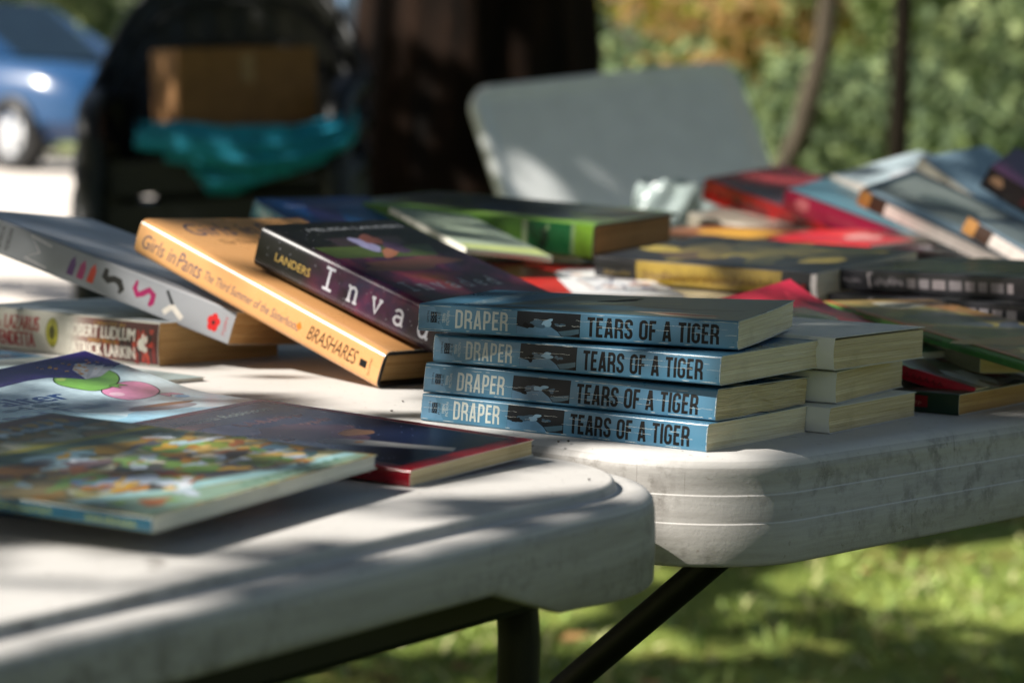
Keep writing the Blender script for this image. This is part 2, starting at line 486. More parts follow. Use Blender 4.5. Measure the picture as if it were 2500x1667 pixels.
    for k in range(nz + 1):
        z = zb + (zt - zb) * k / nz
        jx = ins + r_.uniform(0, 0.00028) + (0.0002 if k % 2 else 0); jy = insy + r_.uniform(0, 0.00035)
        loop = []
        a, b, c, d = ins + r_.uniform(0, 0.0003), L - jx, ys0, W - jy
        for i in range(nx): loop.append((a + (b - a) * i / nx, c))
        for i in range(ny): loop.append((b, c + (d - c) * i / ny))
        for i in range(nx): loop.append((b + (a - b) * i / nx, d))
        for i in range(ny): loop.append((a, d + (c - d) * i / ny))
        rings.append([PW(x, y, z) for x, y in loop])
    m_ = len(rings[0]); vs = [p for q in rings for p in q]; fs = []
    for k in range(nz):
        for i in range(m_):
            fs.append((k * m_ + i, k * m_ + (i + 1) % m_, (k + 1) * m_ + (i + 1) % m_, (k + 1) * m_ + i))
    pb.add(vs, fs, pages)
    # top and bottom leaf as grids so that they follow the bend
    for z, fl in ((zb, True), (zt, False)):
        pb.grid(lambda s_, t_: PW(ins + (L - 2 * ins) * s_, ys0 + (W - insy - ys0) * t_, z), nx, ny, pages, True, fl)
    pg = pb.build('pages', root)
    if page_label: pg['label'] = page_label
    if hard:
        hb = MB(); bt = 0.0024
        prf = []
        o1 = 0.0006
        for i in range(9): prf.append((W - (W - rc) * i / 8, o1))
        for i in range(1, 6): t = pi / 2 * i / 5; prf.append((rc - (rc - o1) * sin(t), rc - (rc - o1) * cos(t)))
        for i in range(0, 6): t = pi / 2 * i / 5; prf.append((rc - (rc - o1) * cos(t), T - rc + (rc - o1) * sin(t)))
        for i in range(1, 9): prf.append((rc + (W - rc) * i / 8, T - o1))
        prf2 = []
        for y, z in prf:
            zz = min(max(z, bt), T - bt); prf2.append((max(y, bt), zz))
        n = len(prf); e = 0.0006
        for pr, fl in ((prf, True), (prf2, False)):
            vs = [W3(-e + (L + 2 * e) * i / nL, y, z) for i in range(nL + 1) for y, z in pr]; fs = []
            for i in range(nL):
                for j in range(n - 1):
                    a = i * n + j; q = (a, a + 1, a + n + 1, a + n); fs.append(q if fl else tuple(reversed(q)))
            hb.add(vs, fs, M_BOARD, True)
        for x in (-e, L + e):
            vs = [W3(x, y, z) for y, z in prf] + [W3(x, y, z) for y, z in prf2]
            hb.add(vs, [(j, j + 1, n + j + 1, n + j) for j in range(n - 1)], M_BOARD)
        for k in (0, n - 1):
            vs = []
            for i in range(nL + 1): vs += [W3(-e + (L + 2 * e) * i / nL, *prf[k]), W3(-e + (L + 2 * e) * i / nL, *prf2[k])]
            hb.add(vs, [(2 * i, 2 * i + 1, 2 * i + 3, 2 * i + 2) for i in range(nL)], M_BOARD)
        hb.build('boards', root)
    return root

# ------------------------------------------------------------------ ground
def ss(a, b, x):
    t = min(max((x - a) / (b - a), 0), 1); return t * t * (3 - 2 * t)
def ground_h(x, y): return 0.40 * ss(2.9, 7.2, y)

def make_ground():
    ys = [-60, -30, -15, -8, -4, -2, -1, 0, 1] + [1.5 + 0.25 * i for i in range(28)] + [8.5, 9.5, 11, 13, 16, 20, 26, 34, 50, 80, 140, 260]
    xs = [-200, -100, -60, -30, -20, -14, -10, -8, -6, -5, -4, -3, -2, -1, 0, 1, 2, 3, 4, 5, 6, 8, 10, 14, 20, 30, 60, 100, 200]
    k = NM('lawn_soil', 0.9, 0.2)
    a = k.mix(k.ramp(k.noise(2.2, 6, 0.6), [(0.35, W0), (0.65, W1)]), L4('6c7c36'), L4('8a9648'))
    k.base(k.mix(k.ramp(k.noise(5, 7, 0.7), [(0.52, W0), (0.7, W1)]), a, L4('6f5a34')))
    k.bump(k.noise(60, 6, 0.7), 0.6, 0.02)
    mb = MB(); vs = [(x, y, ground_h(x, y)) for y in ys for x in xs]; n = len(xs)
    fs = [(j * n + i, j * n + i + 1, (j + 1) * n + i + 1, (j + 1) * n + i) for j in range(len(ys) - 1) for i in range(n - 1)]
    mb.add(vs, fs, k.m, True)
    tag(mb.build('ground'), kind='structure')
    # pale concrete drive behind on the left, where the cars stand
    k = NM('pale_concrete', 0.85, 0.3)
    c = k.mix(k.ramp(k.noise(1.2, 6, 0.6), [(0.35, W0), (0.65, W1)]), L4('e8dfd4'), L4('d8cec2'))
    k.base(k.mix(k.ramp(k.noise(40, 4, 0.7), [(0.55, W0), (0.75, W1)]), c, L4('b5aca0')))
    k.bump(k.noise(80, 4), 0.3, 0.004)
    mb = MB(); ys = [6.3, 6.6, 7.0, 7.5, 8.5, 10, 13, 17, 22, 26, 30]; xs = [-26, -16, -9, -5, -3, -1.8, -0.4, 0.6]
    n = len(xs); vs = [(x, y, ground_h(x, y) + 0.006) for y in ys for x in xs]
    fs = [(j * n + i, j * n + i + 1, (j + 1) * n + i + 1, (j + 1) * n + i) for j in range(len(ys) - 1) for i in range(n - 1)]
    mb.add(vs, fs, k.m, True)
    tag(mb.build('road'), kind='structure')
make_ground()

def make_grass():
    """the lawn under and beyond the tables, in short bent blades"""
    r = random.Random(3); mb = MB()
    ms = [simple('grass_blade', a, b, 0.6, 3) for a, b in (('98b054', '80984a'), ('b2c470', '98ac58'), ('c8c68c', 'b0ac74'), ('708640', '5c7032'))]
    def clump(x, y):
        return 0.5 + 0.5 * sin(x * 7.1 + 1.3 * sin(y * 5.3)) * cos(y * 6.7 + sin(x * 3.1))
    for i in range(30000):
        y = r.uniform(2.6, 6.2) if i < 24000 else r.uniform(0.4, 2.8)
        x = r.uniform(-1.0, 0.33 * y + 0.4) if i < 24000 else r.uniform(-1.0, 1.6)
        c = clump(x, y)
        if r.random() > 0.15 + 0.85 * c: continue
        z = ground_h(x, y) - 0.004
        h = r.uniform(0.010, 0.034) * (0.6 + 0.8 * c); a = r.uniform(0, 6.28); b = r.uniform(0, 6.28); l = r.uniform(0.015, 0.05); wd = r.uniform(0.003, 0.007)
        ux, uy = cos(a) * wd, sin(a) * wd; vx, vy = cos(b) * l, sin(b) * l
        mb.add([(x - ux, y - uy, z), (x + ux, y + uy, z), (x + ux * .7 + vx * .4, y + uy * .7 + vy * .4, z + h * .6), (x - ux * .7 + vx * .4, y - uy * .7 + vy * .4, z + h * .6), (x + vx, y + vy, z + h)],
               [(0, 1, 2, 3), (3, 2, 4)], r.choice(ms))
    md = [simple('dry_leaf', a, b, .7, 30) for a, b in (('8a6238', '6e4c2a'), ('a88450', '8c6a3c'), ('6a4a2e', '523822'))]
    for i in range(150):
        y = r.uniform(2.8, 5.4); x = r.uniform(-.8, .33 * y + .3); z = ground_h(x, y) + r.uniform(.012, .03); a = r.uniform(0, 6.28); l = r.uniform(.018, .04); q = r.uniform(-.4, .4)
        u = (cos(a) * l, sin(a) * l); v = (-sin(a) * l * .5, cos(a) * l * .5)
        mb.add([(x - u[0], y - u[1], z - q * l * .4), (x + v[0], y + v[1], z + .006), (x + u[0], y + u[1], z + q * l * .4), (x - v[0], y - v[1], z)], [(0, 1, 2), (0, 2, 3)], r.choice(md))
    tag(mb.build('grass'), 'short sunlit lawn grass under and beyond the white tables', 'grass', kind='stuff')
make_grass()

# ------------------------------------------------------------------ the two folding tables
def rounded(corners, radii, seg=16, step=0.05):
    """outline of a rounded polygon (counter-clockwise): points and outward normals"""
    out = []; n = len(corners)
    cs = [Vector((c[0], c[1])) for c in corners]
    tang = []
    for i in range(n):
        p, q, s = cs[i - 1], cs[i], cs[(i + 1) % n]
        d1 = (p - q).normalized(); d2 = (s - q).normalized(); ang = d1.angle(d2)
        r = radii[i]; t = r / math.tan(ang / 2); c = q + (d1 + d2).normalized() * (r / sin(ang / 2))
        a = q + d1 * t; b = q + d2 * t
        tang.append((a, b, c, r))
    for i in range(n):
        a, b, c, r = tang[i]; a0 = math.atan2(a.y - c.y, a.x - c.x); a1 = math.atan2(b.y - c.y, b.x - c.x)
        while a1 < a0: a1 += 2 * pi
        for k in range(seg + 1):
            t = a0 + (a1 - a0) * k / seg
            out.append((Vector((c.x + r * cos(t), c.y + r * sin(t))), Vector((cos(t), sin(t)))))
        nx = tang[(i + 1) % n][0]; d = nx - b; m = max(2, int(d.length / step)); nn = Vector((d.y, -d.x)).normalized()
        for k in range(1, m): out.append((b + d * k / m, nn))
    return out

def table(name, label, corners, radii, profile, bottom, leg_pts, rails, braces, bow_amp=0.0):
    base = Vector((sum(c[0] for c in corners) / 400, sum(c[1] for c in corners) / 400, 0))
    root = empty(name, base); tag(root, label, 'table', 'white folding tables')
    inv = Matrix.Translation(-base)
    out = rounded([(c[0] / 100, c[1] / 100) for c in corners], [r / 100 for r in radii])
    mb = MB(); n = len(out); vs = []; np_ = len(profile)
    for p, nr in out:
        for off, z, kb in profile:
            q = p + nr * off / 100; zz = z / 100
            if kb: zz = bottom(p) / 100 + z / 100
            vs.append(inv @ Vector((q.x, q.y, TZ + zz)))
    fs = []
    for i in range(n):
        for j in range(np_ - 1):
            a = i * np_ + j; b = ((i + 1) % n) * np_ + j
            fs.append((a, a + 1, b + 1, b))
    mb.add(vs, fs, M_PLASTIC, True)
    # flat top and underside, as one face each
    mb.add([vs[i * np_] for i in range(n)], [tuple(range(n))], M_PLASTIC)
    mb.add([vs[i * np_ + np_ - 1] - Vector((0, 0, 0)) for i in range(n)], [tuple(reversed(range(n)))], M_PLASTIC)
    mb.build('tabletop', root)
    for pts in leg_pts:
        b = MB(); b.tube([inv @ Vector(p) for p in pts], 0.0095, M_STEEL, 14); b.build('leg', root)
    for a, b_, hh in rails:
        b = MB(); a = inv @ Vector(a); b_ = inv @ Vector(b_); d = b_ - a
        rot = Matrix.Rotation(math.atan2(d.y, d.x), 3, 'Z')
        b.box((a + b_) / 2, (d.length, 0.018, hh), M_STEEL, rot); b.build('rail', root, bevel=0.004)
    for pts in braces:
        b = MB(); b.tube([inv @ Vector(p) for p in pts], 0.0078, M_STEEL, 12); b.build('brace', root)
    return root

dA = Vector((0.537, 0.843)); eA = Vector((-0.819, 0.574))
P0 = Vector((9.05, 109.0)); P1 = P0 - 183 * dA; P2 = P1 + 76 * eA; P3 = P0 + 76 * eA
profA = [(-1.30, 0, 0), (-1.20, -0.03, 0), (-1.12, -0.12, 0), (-1.02, -0.42, 0), (-0.90, -0.50, 0), (-0.45, -0.46, 0), (0.05, -0.47, 0), (0.38, -0.56, 0), (0.60, -0.80, 0), (0.70, -1.25, 0), (0.76, -2.3, 0), (0.74, 0.12, 1), (0.55, 0, 1), (0.1, 0, 1), (-0.3, 0.25, 1), (-1.2, 0.9, 1)]
def botA(p):
    s = (Vector((p.x * 100, p.y * 100)) - P0); along = -s.dot(dA)        # cm back from the near corner along the long side
    if abs(s.dot(Vector((-dA.y, dA.x)))) > 12 and along < 10: return -4.5
    return -4.5 + 1.75 * ss(12.0, 19.0, along)
lA = P0 - 6.5 * dA + Vector((-dA.y, dA.x)) * 3.4
def at(p, z): return (p.x / 100, p.y / 100, z)
nA = Vector((-dA.y, dA.x))
legA = []
zr = TZ - 0.040
for k, (s, t) in enumerate(((7.8, 5.0), (7.8, 70), (172, 5.0), (172, 70))):
    p = P0 - s * dA + t * nA; q = p - 5 * dA
    legA.append([at(q, zr + .005), at(p - 1.5 * dA, zr), at(p - 0.3 * dA, zr - .012), at(p, zr - 0.03), at(p, 0.0)])
railsA = [(at(P0 - 9 * dA + 4.4 * nA, zr - 0.002), at(P0 - 170 * dA + 4.4 * nA, zr - 0.002), 0.026), (at(P0 - 9 * dA + 70 * nA, zr), at(P0 - 170 * dA + 70 * nA, zr), 0.026)]
table('folding_table', 'weathered white folding table in the foreground with a groove round its top',
      [P1, P0, P3, P2], [8, 9, 7, 8], profA, botA, legA, railsA, [])

lB = Vector((0.669, 0.743)); eB = Vector((-0.777, 0.629))
Q0 = Vector((9.9, 112.3)); Q1 = Q0 + 183 * lB; Q3 = Q0 + 76 * eB; Q2 = Q3 + 183 * lB
profB = [(-1.3, 0, 0), (-0.8, -0.02, 0), (-0.35, -0.11, 0), (0.0, -0.32, 0), (0.2, -0.62, 0), (0.27, -1.0, 0), (0.30, -1.88, 0), (0.31, -1.90, 0), (0.36, -1.925, 0), (0.38, -1.96, 0), (0.42, -3.24, 0), (0.43, -3.26, 0), (0.48, -3.285, 0), (0.50, -3.32, 0), (0.56, 0.20, 1), (0.52, 0.05, 1), (0.42, 0, 1), (-0.3, 0.02, 1), (-1.0, 0.6, 1)]
legB = []
for s, t in ((22, 69), (160, 7), (160, 69)):
    p = Q0 + s * lB + t * eB
    legB.append([at(p, TZ - 0.045), at(p, 0.0)])
braceB = [[(0.118, 1.195, TZ - 0.046), (0.100, 1.208, TZ - 0.066), (0.033, 1.25, TZ - 0.138), (-0.06, 1.30, TZ - 0.25), (-0.14, 1.33, 0.0)]]
table('folding_table', 'scuffed white plastic folding table under the blue paperback stack, its edge ridged and grimy',
      [Q0, Q1, Q2, Q3], [6.6, 8, 8, 8], profB, lambda p: -5.35, legB, [(at(Q0 + 22 * lB + 9 * eB, TZ - .058), at(Q0 + 22 * lB + 67 * eB, TZ - .058), 0.02)], braceB)

# ------------------------------------------------------------------ the four blue paperbacks
INK = flat('050506', 0.5, 0.25); PALE = flat('b9bdb4', 0.35); SKYB = flat('517a96', 0.3); DEEP = flat('0a1218', 0.4, 0.3); MIDB = flat('2b5066', 0.3)
CREASE = flat('c9ccc6', 0.7)
def blue_cover():
    k = NM('cover_paper', 0.26, 0.5)
    a = k.mix(k.ramp(k.noise(12, 4), [(0.35, W0), (0.7, W1)]), L4('497890'), L4('3f6b86'))
    # whitened wear in fine flecks
    sc = k.ramp(k.noise(1.0, 8, 0.75, k.coord((40, 180, 700))), [(0.66, W0), (0.72, W1)])
    f = k.node('ShaderNodeMath', operation='MULTIPLY'); k.link(sc, f.inputs[0]); f.inputs[1].default_value = 0.5
    k.base(k.mix(f.outputs[0], a, (0.5, 0.56, 0.6, 1)))
    rr = k.node('ShaderNodeMapRange'); k.link(k.noise(30, 5), rr.inputs[0]); rr.inputs[3].default_value = 0.18; rr.inputs[4].default_value = 0.42
    k.roughn(rr.outputs[0]); k.bump(k.noise(45, 4), 0.25, 0.001)
    return k.m
M_BLUE = blue_cover()
def draper_print(seed, top=False):
    P = Print(); L, T = 0.171, 0.0140; r = random.Random(seed)
    f = lambda x: x * L
    zz = lambda t: t * T
    P.poly('spine', [(f(.0), zz(.1)), (f(.085), zz(.1)), (f(.075), zz(.3)), (f(.05), zz(.92)), (f(.0), zz(.92))], flat('5f8aa6', 0.28))
    # publisher block: two words either side of a black square with a white zigzag
    P.text('spine', 'SIMON', f(.036), zz(.33), zz(.42), f(.008), INK, 90)
    P.rect('spine', f(.040), zz(.33), f(.062), zz(.72), INK)
    for q in (0.043, 0.051, 0.059):
        P.stroke('spine', [(f(q), zz(.36)), (f(q + .004), zz(.44)), (f(q - .002), zz(.52)), (f(q + .004), zz(.60)), (f(q), zz(.69))], .0003, SKYB)
    P.text('spine', 'PULSE', f(.072), zz(.30), zz(.42), f(.008), INK, 90)
    P.text('spine', 'TEEN', f(.088), zz(.34), zz(.34), f(.009), PALE, 90)
    P.text('spine', 'FICTION', f(.101), zz(.26), zz(.52), f(.009), PALE, 90)
    P.cond('spine', 'DRAPER', f(.120), zz(.17), f(.170), zz(.68), PALE, .125)
    # picture strip: dark with a pale blue shape rising from below
    P.rect('spine', f(.318), zz(.10), f(.518), zz(.93), DEEP)
    P.poly('spine', [(f(.3185), zz(.10)), (f(.46), zz(.10)), (f(.448), zz(.26)), (f(.42), zz(.47)), (f(.385), zz(.43)), (f(.35), zz(.33)), (f(.3185), zz(.40))], SKYB)
    P.blob('spine', f(.385), zz(.52), f(.022), zz(.13), MIDB, 0, seed, j=.6)
    P.blob('spine', f(.415), zz(.56), f(.020), zz(.10), flat('7fa6bf', .3), 10, seed + 1, j=.6)
    P.blob('spine', f(.355), zz(.42), f(.014), zz(.10), INK, 0, seed + 2, j=.7)
    P.blob('spine', f(.455), zz(.50), f(.012), zz(.07), MIDB, 0, seed + 3, j=.7)
    P.poly('spine', [(f(.45), zz(.27)), (f(.515), zz(.40)), (f(.515), zz(.12)), (f(.462), zz(.12))], flat('3d5c6b', .3))
    P.poly('spine', [(f(.462), zz(.105)), (f(.5175), zz(.105)), (f(.5175), zz(.24)), (f(.49), zz(.15))], INK)
    P.cond('spine', 'TEARS OF A TIGER', f(.540), zz(.15), f(.403), zz(.70), INK, .16)
    # reading creases
    for zc in ((.46, .66) if seed != 3 else (.36, .55)):
        x = r.uniform(0.0, .04)
        while x < .985:
            l = r.uniform(.01, .05); z0 = zc + r.uniform(-.012, .012) + .05 * sin(x * 4 + seed)
            if r.random() < .6:
                n = 4; P.stroke('spine', [(f(min(x + l * i / n, .995)), zz(z0 + r.uniform(-.012, .012))) for i in range(n + 1)], [r.uniform(.00003, .00017) for _ in range(n + 1)], CREASE)
            x += l
    # rubbed white corners and ends of the spine
    for xe in (.0012, .9985):
        z = .1
        while z < .9:
            l = r.uniform(.05, .22)
            if r.random() < .75: P.stroke('spine', [(f(xe), zz(z)), (f(xe + r.uniform(-.0006, .0006)), zz(z + l * .5)), (f(xe), zz(min(z + l, .93)))], [.0001, r.uniform(.0002, .0005), .0001], CREASE)
            z += l
    # scuffed edges of the spine
    for zc in (.085, .935):
        x = 0
        while x < .98:
            l = r.uniform(.01, .06)
            if r.random() < .45: P.stroke('spine', [(f(x), zz(zc)), (f(x + l * .5), zz(zc + r.uniform(-.01, .01))), (f(min(x + l, .99)), zz(zc))], [.0001, .00028, .0001], CREASE)
            x += l
    if top:
        P.poly('front', [(.035, .004), (.170, .0015), (.170, .104), (.055, .104), (.045, .06)], flat('4c5a58', .34))
        P.blob('front', .085, .03, .035, .016, flat('39687f', .34), 12, 3, j=.5)
        P.text('front', 'SHARON M. DRAPER', .030, .010, .085, .010, flat('9fb0b4', .35), 90)
        P.stroke('front', [(.07, .045), (.09, .06), (.12, .07)], .0025, flat('77753f', .35))
        P.blob('front', .085, .075, .012, .006, INK, 60, 8, j=.5)
        P.blob('front', .135, .018, .024, .008, flat('b9a58e', .35), -6, 5, j=.3)
        P.blob('front', .140, .018, .018, .004, flat('8e3f22', .35), -6, 6, j=.3)
        P.stroke('front', [(.10, .05), (.13, .045), (.16, .05)], .003, flat('2b3231', .35))
    else:
        P.blob('front', .10, .05, .05, .03, flat('4c5a58', .34), 0, seed, j=.4)
    return P
def lift_tail(h): # the upper half of a book that bows up at its tail fore-edge corner
    return lambda x, y, z: (x, y, z + h * max(0, (x / .171)) ** 2 * max(0, y / .105) ** 2)
def wavy(x, y, z):
    k = max(0.0, (x - .05) / .12); t = z / .0154
    return (x, y, z + k * 0.0017 * sin(y * 120 + 2 + t * 2.2) * (0.35 + 0.9 * sin(pi * min(max(t, 0), 1))) * min(1, y / .02))
G = 'blue paperbacks in one stack'
book('paperback_book', 'bottom blue paperback of the stack of four, lying on the white table edge', (-4.67, 125.39, 0.02), (-34.0, -0.2, -0.6), (17.1, 10.5, 1.40), M_BLUE, draper_print(1), group=G, seed=1, lean=.07, warp=lift_tail(.0015))
book('paperback_book', 'third blue paperback down the stack, its yellowed pages swollen and wavy', (-4.58, 125.73, 1.47), (-31.8, -0.2, -1.0), (17.1, 10.5, 1.54), M_BLUE, draper_print(3), pages=M_PAGES_OLD, group=G, seed=2, lean=.12, pagewarp=wavy)
book('paperback_book', 'second blue paperback from the top, sticking out furthest to the right', (-4.10, 125.59, 3.10), (-34.0, 0.4, 0.9), (17.1, 10.5, 1.42), M_BLUE, draper_print(4), group=G, seed=3, lean=.10)
book('paperback_book', 'topmost blue paperback of the stack of four, turned askew with its front cover showing', (-4.86, 124.18, 4.82), (-21.4, -0.1, 0.7), (17.1, 10.5, 1.40), M_BLUE, draper_print(5, True), group=G, seed=4, lean=.08, warp=lift_tail(.003))

# three worn white-backed paperbacks behind them
M_WHITECOV = paper_cover('dcdcd4', 'd0d0c8', 0.45, 30, 0.5, 0.25)
G = 'white backed paperbacks in one stack'
def isbn(a, b):
    P = Print(); P.rect('front', a, b, a + .022, b + .010, flat('24262a'))
    P.rect('front', a + .001, b + .001, a + .021, b + .009, flat('a9aaa4'))
    for i in range(9): P.rect('front', a + .003 + i * .002, b + .002, a + .0038 + i * .002, b + .008, INK)
    return P
def torn_print():
    P = isbn(.10, .01); T = .0165; r = random.Random(4)
    pts = [(.150, .0015)] + [(.158 + r.uniform(-.004, .006), .0015 + .0135 * i / 7) for i in range(8)] + [(.150, .015)]
    P.poly('spine', pts, flat('d8d3c0', .8)); return P
book('paperback_book', 'lowest white backed paperback behind the blue stack, resting on the table', (2.3, 133.5, 0.02), (-33.9, 0, 0), (17.1, 10.6, 1.36), M_WHITECOV, isbn(.11, .012), pages=M_PAGES_OLD, group=G, seed=6, bow=.0012)
book('paperback_book', 'middle white backed paperback behind the blue stack, set furthest back to the left', (1.7, 133.6, 1.42), (-28.0, 0, 0), (17.3, 10.7, 1.66), M_WHITECOV, isbn(.125, .015), pages=M_PAGES_OLD, group=G, seed=7, bow=.0012)
book('paperback_book', 'top white backed paperback with a torn spine, behind the blue stack', (2.6, 134.0, 3.30), (-35.4, 0, 0), (17.2, 10.5, 1.70), M_WHITECOV, torn_print(), pages=M_PAGES_OLD, group=G, seed=8, bow=.0012, open_gap=.001)

# ------------------------------------------------------------------ leaning pile on the left
# thick thriller
P = Print(); T = .0271
RED = flat('9c1f2b', .35); WH = flat('d8d4c6', .35); DKR = flat('2a0b0b', .35)
for i in range(16):
    t = i / 15; c_ = tuple((1 - t) * p + t * q for p, q in zip((.78, .76, .71), (.28, .07, .06)))
    P.rect('spine', .092 + .0022 * i, .001, .0942 + .0022 * i, .0262, flat(c_, .35))
P.rect('spine', .1272, .001, .1748, .0262, flat('45100e', .35))
r = random.Random(2)
for i in range(26):
    x = r.uniform(.122, .172); z0 = r.uniform(.001, .012); P.rect('spine', x, z0, x + r.uniform(.001, .0028), z0 + r.uniform(.004, .014), r.choice((flat('7d1a12', .35), DKR, flat('5c130d', .35), flat('1c0909', .35))))
for i in range(22):
    x = r.uniform(.153, .170); z0 = r.uniform(.0015, .021); P.blob('spine', x, z0, .0012, .0022, flat(r.choice(('b3311c', 'd0482a', '8a1d12')), .35), 0, i, j=.8)
P.text('spine', 'THE', .0165, .0140, .009, .0045, RED)
P.text('spine', 'LAZARUS', .0275, .0135, .034, .0095, RED, bold=3)
P.text('spine', 'VENDETTA', .017, .0030, .040, .0095, RED, bold=3)
P.ell('spine', .0752, .0140, .0062, .0095, flat('8d8a25', .4)); P.ell('spine', .0752, .0140, .0050, .0078, flat('b0ab3a', .4)); P.ell('spine', .0752, .0140, .0030, .0045, flat('55531c', .4))
P.scribble('spine', .0770, .0040, .018, .0032, INK, .0006, 6, 90)
P.text('spine', 'ROBERT LUDLUM', .0895, .0140, .064, .0078, WH, bold=2)
P.text('spine', 'PATRICK LARKIN', .0895, .0028, .064, .0078, WH, bold=2)
P.text('spine', 'CREATED BY', .115, .0222, .030, .0022, flat('b48a2c', .4)); P.text('spine', 'WRITTEN BY', .110, .0110, .030, .0022, flat('b48a2c', .4))
for q in ((.1600, .0125, .0034, .0038), (.1615, .0165, .0012, .0030), (.1642, .0160, .0014, .0024), (.1632, .0098, .0022, .0020)): P.ell('spine', *q, WH)
P.rect('front', .002, .001, .174, .104, flat('a9b0b3', .3))
for i in range(26): P.blob('front', r.uniform(.02, .14), r.uniform(.02, .09), r.uniform(.01, .03), r.uniform(.002, .006), flat(r.choice(('56697a', '7f8f99', 'b9bfc0', '47596a')), .3), r.uniform(60, 110), i, j=.7)
book('paperback_book', 'thick white and red thriller paperback lying under the grey book', (-35.44, 160.05, 0.02), (-39, 0, 0), (17.5, 10.6, 2.71), paper_cover('c6c3b6', 'bdb9ab', .34), P, pages=M_PAGES_TAN, seed=9, bow=.0012)
# grey makeup book
P = Print(); g0 = flat('a9a3a6', .35)
for i, s in enumerate(('HEATHER', 'COCKS &', 'JESSICA', 'MORGAN')): P.text('spine', s, .0195 + i * .0058, .004, .0145, .0036, INK, 90)
P.stroke('spine', [(.068, .0172), (.0505, .0192), (.0605, .0108), (.0500, .0045), (.068, .0028)], .0016, flat('c4bdc0', .3))
for x, c, l in ((.0835, '4b1465', .006), (.0915, '9c0f5e', .0055), (.0995, 'c8290f', .006)):
    P.poly('spine', [(x, .0045), (x + .0052, .0045), (x + .0056, .0125), (x + .0034, .0172), (x + .001, .0135)], flat(c, .3))
P.stroke('spine', [(.1120, .0170), (.1120, .0120), (.1150, .0105), (.1190, .0125), (.1235, .0120), (.1265, .0080), (.1250, .0050)], [.003, .0048, .0048, .004, .0046, .004, .002], flat('101010', .4))
P.stroke('spine', [(.1360, .0170), (.1355, .0120), (.1385, .0085), (.1420, .0105), (.1460, .0140), (.1500, .0120), (.1500, .0070), (.1485, .0045)], [.002, .0036, .004, .004, .004, .004, .004, .002], flat('8d0b4e', .3))
P.stroke('spine', [(.1585, .0180), (.1640, .0120), (.1665, .0095)], [.002, .0022, .0006], flat('101417', .4)); P.stroke('spine', [(.1600, .0040), (.1640, .0085), (.1660, .0095), (.1740, .0045)], .0036, flat('c9c2b8', .3))
for i in range(5): a = radians(90 + 72 * i); P.ell('spine', .1965 + .0026 * cos(a), .0098 + .0033 * sin(a), .0022, .0027, flat('bb1517', .35))
P.ell('spine', .1965, .0098, .0012, .0015, flat('300505', .4))
P.text('spine', 'POPPY', .2065, .0045, .012, .0025, flat('a02c34', .35), 90)
P.rect('front', .085, .09, .098, .138, flat('c4bdb6', .35)); P.rect('front', .105, .075, .113, .128, flat('8d2742', .35))
book('paperback_book', 'grey paperback with lipstick marks on its spine, leaning on the thriller', (-35.94, 157.2, 7.15), (-24.9, -15.5, -4.4), (21.03, 14.0, 2.14), paper_cover('8c8e92', '84868a', .3, 20, .2), P, pages=M_PAGES_TAN, seed=10, bow=.0004)
# orange hardback
P = Print(); T = .0231; OI = flat('39405a', .45)
def hand(face, st, a, b, wd, ht, m, rot=0): P.text(face, st, a, b, wd, ht, m, rot, 0.22)
hand('spine', 'Girls in', .0050, .0062, .031, .0095, OI); hand('spine', 'Pants', .0385, .0058, .021, .0105, OI)
hand('spine', 'The Third Summer of the Sisterhood', .0630, .0075, .084, .0060, OI)
P.poly('spine', [(.1475, .0085), (.1500, .0110), (.1475, .0140), (.1450, .0110)], flat('c9701a', .4))
hand('spine', 'BRASHARES', .1550, .0065, .0400, .0090, INK)
P.rect('spine', .1990, .0080, .2045, .0125, INK); P.text('spine', 'DELACORTE PRESS', .2080, .0050, .0105, .0016, INK, 90)
P.text('front', 'Girls in', .030, .018, .062, .020, OI, 90, .2); P.text('front', 'Pants', .030, .086, .045, .020, OI, 90, .2); P.text('front', 'The Third Summer', .045, .030, .06, .007, INK, 90, .2)
book('hardcover_book', 'orange hardback in a glossy jacket leaning across the grey book, dappled by sun', (-24.02, 152.23, 6.86), (-37.8, -18.5, -0.9), (21.5, 14.66, 2.31), paper_cover('d09c66', 'c9925c', .26, 9, .12, .1), P, pages=M_PAGES_TAN, hard=True, seed=11)
